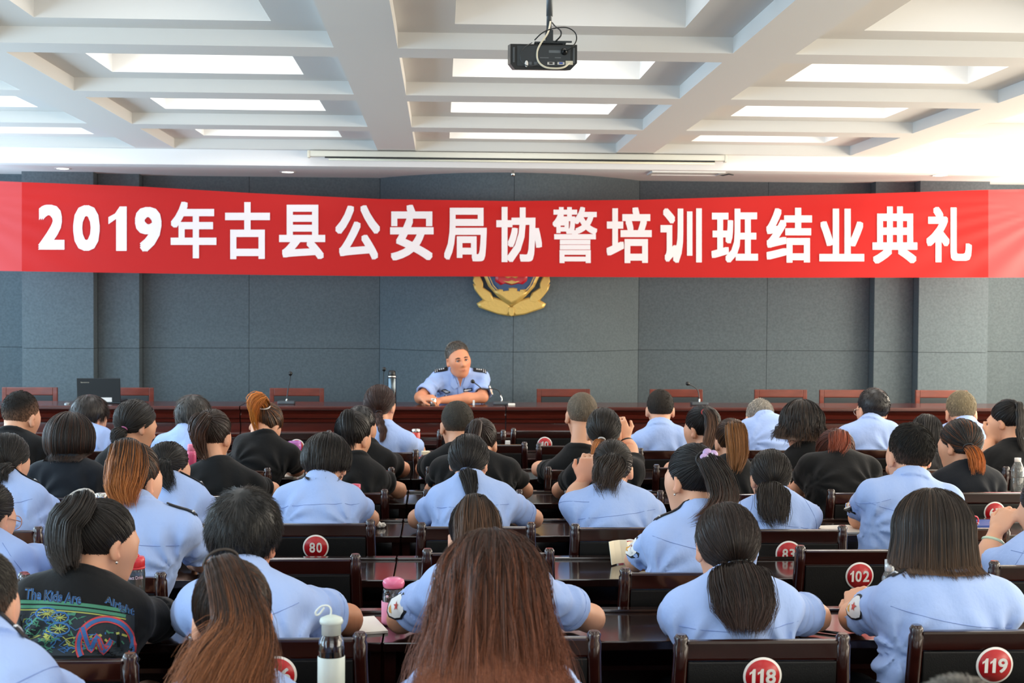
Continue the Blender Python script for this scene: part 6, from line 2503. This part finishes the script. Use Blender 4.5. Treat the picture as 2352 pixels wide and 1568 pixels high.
for q in (-1, 1):
    for off, sc in ((0.006, 1.0), (0.0085, 0.93)):
        chest_plate('collar', [(q * (0.052 + (x - 0.052) * sc), 0.030 + (z - 0.030) * sc) for x, z in ((0.014, 0.070), (0.046, 0.092), (0.080, 0.060), (0.078, 0.015), (0.062, -0.030), (0.044, -0.012))], M_BLUE, off, p.sobj)
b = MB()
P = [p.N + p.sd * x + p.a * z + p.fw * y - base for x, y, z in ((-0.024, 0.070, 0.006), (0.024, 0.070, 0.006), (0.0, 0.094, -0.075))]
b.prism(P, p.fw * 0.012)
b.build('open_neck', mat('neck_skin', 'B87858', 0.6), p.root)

# ------------------------------------------------------------------ things on the tables and the dais


def bottle(name, px, Y, z, parts, label, cat, group=None):
    q = at(px, 1100, Y)
    e = empty(name, (q[0], Y, z), 0, label, cat, group)
    for nm, prof, m in parts:
        b = MB()
        b.lathe(prof, sides=32)
        b.build(nm, m, e)
    return e


TZ = TAB_Z + 0.0005
M_MINT = mat('mint_plastic', 'C9D6D0', 0.4)
M_LINK = mat('loop_strap', 'DDE4DE', 0.5)
M_WATER = mat('water', 'E8F0F0', 0.02, trans=1.0)
e = bottle('glass_bottle', 762, 3.40, TZ, [
    ('glass_body', [(0.0, 0.001), (0.029, 0.001), (0.031, 0.006), (0.031, 0.172), (0.029, 0.190), (0.023, 0.203), (0.022, 0.206), (0.021, 0.203), (0.027, 0.189), (0.029, 0.172), (0.029, 0.008), (0.0, 0.006)], M_GLASS),
    ('sleeve', [(0.0315, 0.012), (0.0328, 0.014), (0.0328, 0.150), (0.0315, 0.152)], M_MINT),
    ('cap', [(0.0, 0.250), (0.012, 0.249), (0.026, 0.243), (0.0285, 0.236), (0.027, 0.230), (0.0235, 0.228), (0.0235, 0.204), (0.0, 0.203)][::-1], M_MINT)],
    'clear glass water bottle with pale mint cap and sleeve beside chair 116', 'bottle')
b = MB()
b.tube(catmull([(-0.002, 0, 0.247), (-0.001, 0, 0.262), (-0.008, 0, 0.272), (-0.024, 0, 0.271), (-0.037, 0, 0.258), (-0.036, 0, 0.250), (-0.028, 0, 0.253), (-0.017, 0, 0.268)], 30), 0.0024, 8)
b.build('carry_loop', M_LINK, e)
M_PINK = mat('pink_plastic', 'F07AA6', 0.3, coat=0.4)
M_PINK2 = mat('pink_sleeve', 'EE9AC0', 0.5)
e = bottle('pink_bottle', 905, 4.40, TZ, [
    ('sleeve', [(0.0, 0.0), (0.033, 0.0), (0.0375, 0.008), (0.0375, 0.072), (0.036, 0.073)], M_PINK2),
    ('glass_body', [(0.0345, 0.010), (0.0355, 0.012), (0.0355, 0.098), (0.032, 0.110), (0.030, 0.113), (0.029, 0.110), (0.034, 0.096), (0.034, 0.012)], M_GLASS),
    ('drink', [(0.0, 0.011), (0.0325, 0.011), (0.0325, 0.085), (0.0, 0.085)], mat('tea', '3A1E12', 0.1)),
    ('lid', [(0.0, 0.144), (0.020, 0.144), (0.032, 0.138), (0.0345, 0.128), (0.032, 0.117), (0.026, 0.112), (0.0, 0.112)][::-1], M_PINK)],
    'small glass bottle with glossy pink lid and spotted pink sleeve at the spread left elbow', 'bottle')
for (a_, z_, r_) in ((-1.2, 0.03, 0.009), (-1.9, 0.055, 0.006), (-0.8, 0.060, 0.007), (-1.5, 0.088, 0.007), (-2.1, 0.092, 0.005), (-1.0, 0.095, 0.004)):
    b = MB()
    rr = 0.0378 if z_ < 0.07 else 0.0360
    R_ = Matrix.Rotation(a_ + PI / 2, 3, 'Z') @ Matrix.Rotation(PI / 2, 3, 'X')
    b.lathe([(0.0, 0.001), (r_, 0.0006), (r_, 0.0)], c=(rr * math.cos(a_), rr * math.sin(a_), z_), rot=R_, sides=14, sx=1.0, sy=0.8)
    b.build('spot', mat('spot_white', 'F4D8E4', 0.5), e)
M_REDP = mat('red_lid', 'D8323C', 0.35, coat=0.3)
e = bottle('red_lid_bottle', 309, 4.45, TZ, [
    ('body', [(0.0, 0.0), (0.027, 0.0), (0.031, 0.005), (0.0325, 0.15), (0.030, 0.172), (0.029, 0.175), (0.028, 0.172), (0.030, 0.15), (0.029, 0.007), (0.0, 0.004)], mat('smoked_clear', 'B8C4C8', 0.05, trans=0.9)),
    ('lid', [(0.0295, 0.172), (0.0315, 0.174), (0.0315, 0.196), (0.028, 0.203), (0.0, 0.203)], M_REDP),
    ('lid_ring', [(0.0305, 0.166), (0.0325, 0.168), (0.0325, 0.171), (0.0305, 0.172)], M_REDP)],
    'clear drinking bottle with red screw lid beside the printed black T-shirt', 'bottle')
b = MB()
b.tube([(-0.010, 0, 0.203), (-0.006, 0, 0.209), (0.006, 0, 0.209), (0.012, 0, 0.203)], 0.006, 8)
b.build('lid_loop', M_REDP, e)
v, faces, asp = text_mesh('Perfect Drink', 0.02)
me = bpy.data.meshes.new('lettering')
aw = 0.062 / 0.0335
me.from_pydata([(0.0334 * math.sin((x - 0.42) * aw), -0.0334 * math.cos((x - 0.42) * aw), 0.137 + y * 0.011) for x, y, z in v], [], faces)
link('lettering', me, mat('bottle_print', 'D8C4DC', 0.5), e)

M_PURP = mat('magenta_clear', 'D070DC', 0.08, trans=0.55)
bottle('plastic_cup', 676, 8.20, TZ, [
    ('cup', [(0.0, 0.0), (0.022, 0.0), (0.028, 0.06), (0.034, 0.13), (0.038, 0.150), (0.036, 0.152), (0.032, 0.13), (0.024, 0.01), (0.0, 0.006)], M_PURP),
    ('lid', [(0.038, 0.148), (0.040, 0.152), (0.038, 0.190), (0.034, 0.192), (0.033, 0.155)], mat('magenta_lid', 'D884E0', 0.15, trans=0.3))],
    'tall translucent magenta cup on the table before chair 7', 'cup')
bottle('pink_flask', 440, 8.15, TZ, [
    ('body', [(0.0, 0.0), (0.024, 0.0), (0.027, 0.01), (0.027, 0.12), (0.024, 0.14), (0.0, 0.142)], mat('rose_flask', 'E05A86', 0.3, coat=0.3)),
    ('cap', [(0.022, 0.140), (0.023, 0.142), (0.023, 0.175), (0.018, 0.180), (0.0, 0.180)], mat('rose_cap', 'EE84A4', 0.3))],
    'slim rose-pink flask left of the loose high brown ponytail', 'bottle')
bottle('red_thermos', 955, 9.28, TZ, [
    ('body', [(0.0, 0.0), (0.026, 0.0), (0.028, 0.006), (0.028, 0.140), (0.026, 0.146), (0.0, 0.147)], mat('red_enamel', 'D2352C', 0.25, coat=0.4)),
    ('steel_lid', [(0.027, 0.146), (0.028, 0.148), (0.028, 0.164), (0.024, 0.168), (0.0, 0.168)], M_STEEL)],
    'red thermos with steel lid right of the braided person', 'thermos')
q = at(978, 1060, 8.38)
e = empty('drink_carton', (q[0], 8.38, TZ), 0.2, 'small red carton with cream top right of the braided person', 'carton')
b = MB()
b.box((0, 0, 0.048), (0.046, 0.046, 0.094), bevel=0.003)
b.build('box', mat('carton_red', 'A8283A', 0.4), e)
b = MB()
b.box((0, 0, 0.106), (0.048, 0.048, 0.022), bevel=0.004)
b.build('cream_top', mat('cream', 'E8E2C8', 0.5), e)
q = at(1166, 1020, 9.35)
b = MB()
b.box((0, 0, 0.042), (0.032, 0.032, 0.084), bevel=0.003)
tag(b.build('white_carton', M_BWHITE, loc=(q[0], 9.35, TZ)), 'tiny white carton on the front-row table between two empty chairs', 'carton')
bottle('dark_flask', 232, 6.30, TZ, [
    ('body', [(0.0, 0.0), (0.026, 0.0), (0.027, 0.005), (0.027, 0.125), (0.0, 0.126)], mat('flask_blue_grey', '3A464E', 0.3, metal=0.4)),
    ('cap', [(0.027, 0.126), (0.028, 0.128), (0.028, 0.148), (0.020, 0.152), (0.0, 0.152)], M_STEEL)],
    'dark flask with shiny rounded cap behind the caramel-brown ponytail', 'flask')
bottle('rose_cap_bottle', 815, 6.28, TZ, [
    ('body', [(0.0, 0.0), (0.028, 0.0), (0.030, 0.005), (0.030, 0.150), (0.020, 0.165), (0.0, 0.166)], mat('rose_clear', 'E8A0B0', 0.1, trans=0.5)),
    ('cap', [(0.020, 0.165), (0.026, 0.167), (0.026, 0.192), (0.0, 0.196)], mat('rose_cap2', 'E8607C', 0.3))],
    'bottle with coral-pink cap peeking over the right shoulder of chair 80', 'bottle')
bottle('water_bottle', 2337, 7.25, TZ, [
    ('body', [(0.0, 0.0), (0.030, 0.0), (0.032, 0.006), (0.032, 0.10), (0.030, 0.105), (0.032, 0.11), (0.032, 0.150), (0.016, 0.185), (0.014, 0.186), (0.013, 0.183), (0.029, 0.150), (0.029, 0.01), (0.0, 0.008)], mat('pet_clear', 'DDE6E8', 0.06, trans=0.85)),
    ('cap', [(0.0150, 0.183), (0.0165, 0.185), (0.0165, 0.204), (0.0, 0.206)], M_BWHITE)],
    'clear plastic water bottle by the chair numbered 67, right edge', 'bottle')
bottle('small_bottle', 2046, 4.42, TZ, [
    ('body', [(0.0, 0.0), (0.022, 0.0), (0.024, 0.005), (0.024, 0.135), (0.014, 0.158), (0.013, 0.159), (0.012, 0.156), (0.021, 0.133), (0.021, 0.008), (0.0, 0.006)], mat('pet_clear2', 'DDE6E8', 0.06, trans=0.85)),
    ('cap', [(0.0145, 0.157), (0.0155, 0.160), (0.0155, 0.192), (0.0, 0.194)], mat('cap_clear', 'C8D0D4', 0.15, metal=0.3))],
    'small bottle with silvery cap left of the straight dark bob', 'bottle')


def booklet(name, px, py, Y, size, rz, m, label, cat, z=None, th=0.008, tilt=None):
    q = at(px, py, Y)
    b = MB()
    b.box((0, 0, th / 2 if tilt is None else 0), (size[0], size[1], th), bevel=0.0015)
    o = b.build(name, m, loc=(q[0], Y, TZ if z is None else z))
    o.rotation_euler = (tilt or 0, 0, rz)
    return tag(o, label, cat)


booklet('notebook', 820, 1440, 4.36, (0.15, 0.21), 0.25, M_PAPER, 'white notebook under the right elbow of chair 116', 'notebook')
booklet('notebook', 655, 1105, 8.15, (0.16, 0.20), -0.2, M_PAPER, 'white notebook under the hand of the orange-blond haired person', 'notebook')
booklet('notebook', 1930, 1212, 6.18, (0.17, 0.20), 0.15, M_PAPER, 'white notebook by the left elbow of the spiky-haired man', 'notebook')
booklet('blue_book', 2240, 1208, 6.30, (0.21, 0.17), 0.05, mat('book_blue', '28489A', 0.4), 'blue book lying flat right of the straight dark bob', 'book', th=0.016)
q = at(1443, 1280, 5.42)
e = empty('open_booklet', (q[0], 5.40, TZ), 0.5, 'open cream booklet held up at the left sleeve of the lilac-clip person', 'booklet')
for s in (-1, 1):
    b = MB()
    pts = [(0.0, 0.0), (s * 0.025, 0.012), (s * 0.055, 0.010), (s * 0.085, -0.004)]
    prof = pts + [(x, y - 0.004) for x, y in pts[::-1]]
    b.prism([(x, y, 0.004) for x, y in prof], (0, 0.02, 0.085 if s < 0 else 0.075))
    b.build('page_block', mat('cream_page', 'EEE8D0', 0.7), e)
q = at(2237, 1204, 6.22)
e = empty('key_strap', (q[0], 6.22, TZ + 0.017), 0, 'coral-red wrist strap loop standing on the blue book', 'strap')
b = MB()
b.tube([(0.004 + 0.016 * math.cos(t), 0, 0.020 + 0.019 * math.sin(t)) for t in np.linspace(0, 2 * PI, 22, endpoint=False)], 0.0035, 8, closed=True)
b.build('strap_loop', mat('coral', 'EE4A5A', 0.4), e)
b = MB()
b.tube([(0.012 + 0.008 * math.cos(t), -0.005, 0.004 + 0.0015 + 0.006 * math.sin(t)) for t in np.linspace(0, 2 * PI, 16, endpoint=False)], 0.0012, 6, closed=True)
b.build('key_ring', M_STEEL, e)
q = at(875, 1214, 6.27)
b = MB()
for k in range(5):
    rr = random.Random(k)
    bmesh.ops.create_icosphere(b.bm, subdivisions=2, radius=0.011, matrix=Matrix.Translation((rr.uniform(-.012, .012), rr.uniform(-.01, .01), 0.010 + rr.uniform(0, .008))))
for v_ in b.bm.verts:
    v_.co += Vector((random.uniform(-.003, .003), random.uniform(-.003, .003), random.uniform(-.002, .002)))
    v_.co.z = max(v_.co.z, 0)
tag(b.build('crumpled_tissue', M_PAPER, loc=(q[0], 6.27, TZ)), 'crumpled white tissue on the bare table right of chair 80', 'tissue')
q = at(1905, 1472, 4.24)
b = MB()
b.tube([(-0.045, 0.03, 0.005), (0.045, -0.03, 0.005)], 0.0045, 8)
tag(b.build('pen', M_BLACKP, loc=(q[0], 4.24, TZ)), 'black pen lying on the table between chairs 118 and 119', 'pen')
q = at(2300, 1310, 5.33)
b = MB()
b.box((0, 0, 0.003), (0.20, 0.14, 0.006), bevel=0.001)
tag(b.build('loose_papers', M_PAPER, loc=(q[0] - 0.03, 5.33, TZ)), 'sheaf of white papers at the elbow of the person with the jade bangle', 'papers')

# dais
DZ = DESK_Z + 0.0005


def mic(px_base, Y, pts, label):
    q = at(px_base, 930, Y)
    e = empty('gooseneck_microphone', (q[0], Y, DZ), 0, label, 'microphone', 'gooseneck microphones on the dais')
    b = MB()
    b.box((0, 0, 0.012), (0.13, 0.10, 0.024), bevel=0.008)
    b.build('base', M_GREY, e)
    P = [at(x, y, Y + d) - np.array(e.location) for x, y, d in pts]
    P = [V(0, 0, 0.022)] + P
    C = catmull(P, 26)
    b = MB()
    b.tube(C[:7], 0.007, 10)
    b.build('stem_socket', M_STEEL, e)
    b = MB()
    b.tube(C, 0.0042, 8)
    b.build('gooseneck', M_DGREY, e)
    d = unit(C[-1] - C[-2])
    b = MB()
    R_ = Vector((0, 0, 1)).rotation_difference(Vector(d)).to_matrix()
    b.lathe([(0.0, -0.016), (0.010, -0.014), (0.016, 0.0), (0.014, 0.012), (0.0, 0.019)], c=C[-1], rot=R_, sides=16)
    b.build('capsule', M_BLACKP, e)


mic(658, 11.10, [(659, 915, 0), (662, 890, 0), (666, 872, 0), (667, 858, -.01)], 'upright gooseneck microphone in front of the empty chair left of the speaker')
mic(879, 11.10, [(879, 915, 0), (880, 885, 0), (881, 862, 0), (882, 848, -.01)], 'thin upright gooseneck microphone beside the steel vacuum flask')
mic(1152, 11.10, [(1152, 915, 0), (1145, 897, 0), (1128, 892, -.01), (1110, 894, -.02), (1098, 885, -.03), (1086, 876, -.04)], 'curved gooseneck microphone bent towards the speaking officer')
mic(1606, 11.10, [(1606, 915, 0), (1603, 897, 0), (1594, 888, -.01), (1580, 881, -.03)], 'gooseneck microphone bent left in front of an empty chair on the right')

bottle('vacuum_flask', 899.5, 11.05, DZ, [
    ('body', [(0.0, 0.0), (0.032, 0.0), (0.0335, 0.004), (0.0335, 0.205), (0.031, 0.212), (0.0, 0.213)], mat('flask_chrome', '4E565C', 0.18, metal=1.0)),
    ('collar_ring', [(0.033, 0.212), (0.0345, 0.214), (0.0345, 0.222), (0.031, 0.226), (0.0, 0.227)], M_STEEL),
    ('cap', [(0.028, 0.226), (0.029, 0.228), (0.027, 0.256), (0.020, 0.265), (0.0, 0.266)], M_BLACKP)],
    'tall steel vacuum flask with black cap on the dais desk', 'flask')
e = bottle('steel_cup', 994, 10.98, DZ, [
    ('cup', [(0.0, 0.0), (0.024, 0.0), (0.026, 0.003), (0.028, 0.056), (0.027, 0.057), (0.025, 0.054), (0.023, 0.006), (0.0, 0.005)], M_STEEL)],
    'small steel cup held by the speaking officer', 'cup')
b = MB()
b.tube([(-0.026, 0, 0.046), (-0.042, 0, 0.042), (-0.044, 0, 0.024), (-0.027, 0, 0.014)], 0.0028, 8)
b.build('handle', M_STEEL, e)
# laptop
pl0, pl1 = at(175, 930, 11.02), at(275, 930, 11.02)
e = empty('laptop', ((pl0[0] + pl1[0]) / 2, 11.05, DZ), 0, 'black open laptop on the dais desk, lid towards the audience', 'laptop')
lw = pl1[0] - pl0[0]
lh = at(225, 869, 11.02)[2] - DZ
b = MB()
b.box((0, 0.13, 0.012), (lw, 0.24, 0.022), bevel=0.004)
b.build('keyboard_base', M_BLACKP, e)
lid = MB()
lid.box((0, -0.005, lh / 2 + 0.008), (lw, 0.008, lh - 0.012), rot=Euler((0.10, 0, 0)), bevel=0.003)
lo = lid.build('lid', mat('lid_black', '0C0E0F', 0.45), e)
letters('lid_lettering', 'lenovo', (-lw * 0.31, -0.028 + 0.0, lh * 0.845), lw * 0.19, lw * 0.030, mat('lid_mark', 'A8A090', 0.4), lo, bold=0.01, up=(0, -0.10, 0.995))
b = MB()
b.box((lw * 0.17, 0.0, lh * 0.165), (lw * 0.26, 0.0015, lh * 0.17))
o = b.build('sticker', M_BWHITE, lo)
for ch in lo.children:
    # seat the print on the tilted lid face
    for v_ in ch.data.vertices:
        zc = lh / 2 + 0.008
        v_.co.y = -0.005 - 0.0041 + (-(v_.co.z - zc) * math.tan(0.10)) * 1.0 * -1.0 * -1 - (0.0006 if 'lettering' in ch.name else 0.0004) + (0 if 'lettering' in ch.name else (0.0005 if v_.co.y > 0 else -0.0005))
q = at(155, 931, 11.0)
e = empty('computer_mouse', (q[0], 11.0, DZ), 0, 'small shiny object lying left of the laptop', 'mouse')
b = MB()
bmesh.ops.create_uvsphere(b.bm, u_segments=16, v_segments=10, radius=0.03, matrix=Matrix.Diagonal((0.8, 1.2, 0.6, 1)))
for v_ in b.bm.verts:
    v_.co.z = max(v_.co.z, 0)
b.build('shell', mat('mouse_shell', '8A9094', 0.2, metal=0.5), e)
q = at(1175, 930, 10.98)
b = MB()
b.box((0, 0, 0.009), (0.055, 0.03, 0.018), bevel=0.006)
tag(b.build('crumpled_wrapper', M_PAPER, loc=(q[0], 10.98, DZ)), 'small crumpled cream wrapper beside the curved microphone base', 'wrapper')
q = at(1088, 930, 11.0)
b = MB()
b.box((0, 0, 0.02), (0.016, 0.016, 0.04), bevel=0.003)
tag(b.build('small_box', M_BWHITE, loc=(q[0], 11.0, DZ)), 'tiny white box at the speaking officer\'s forearm', 'box')

for p in PEOPLE:                        # free what only the building needed
    p.bvh = None
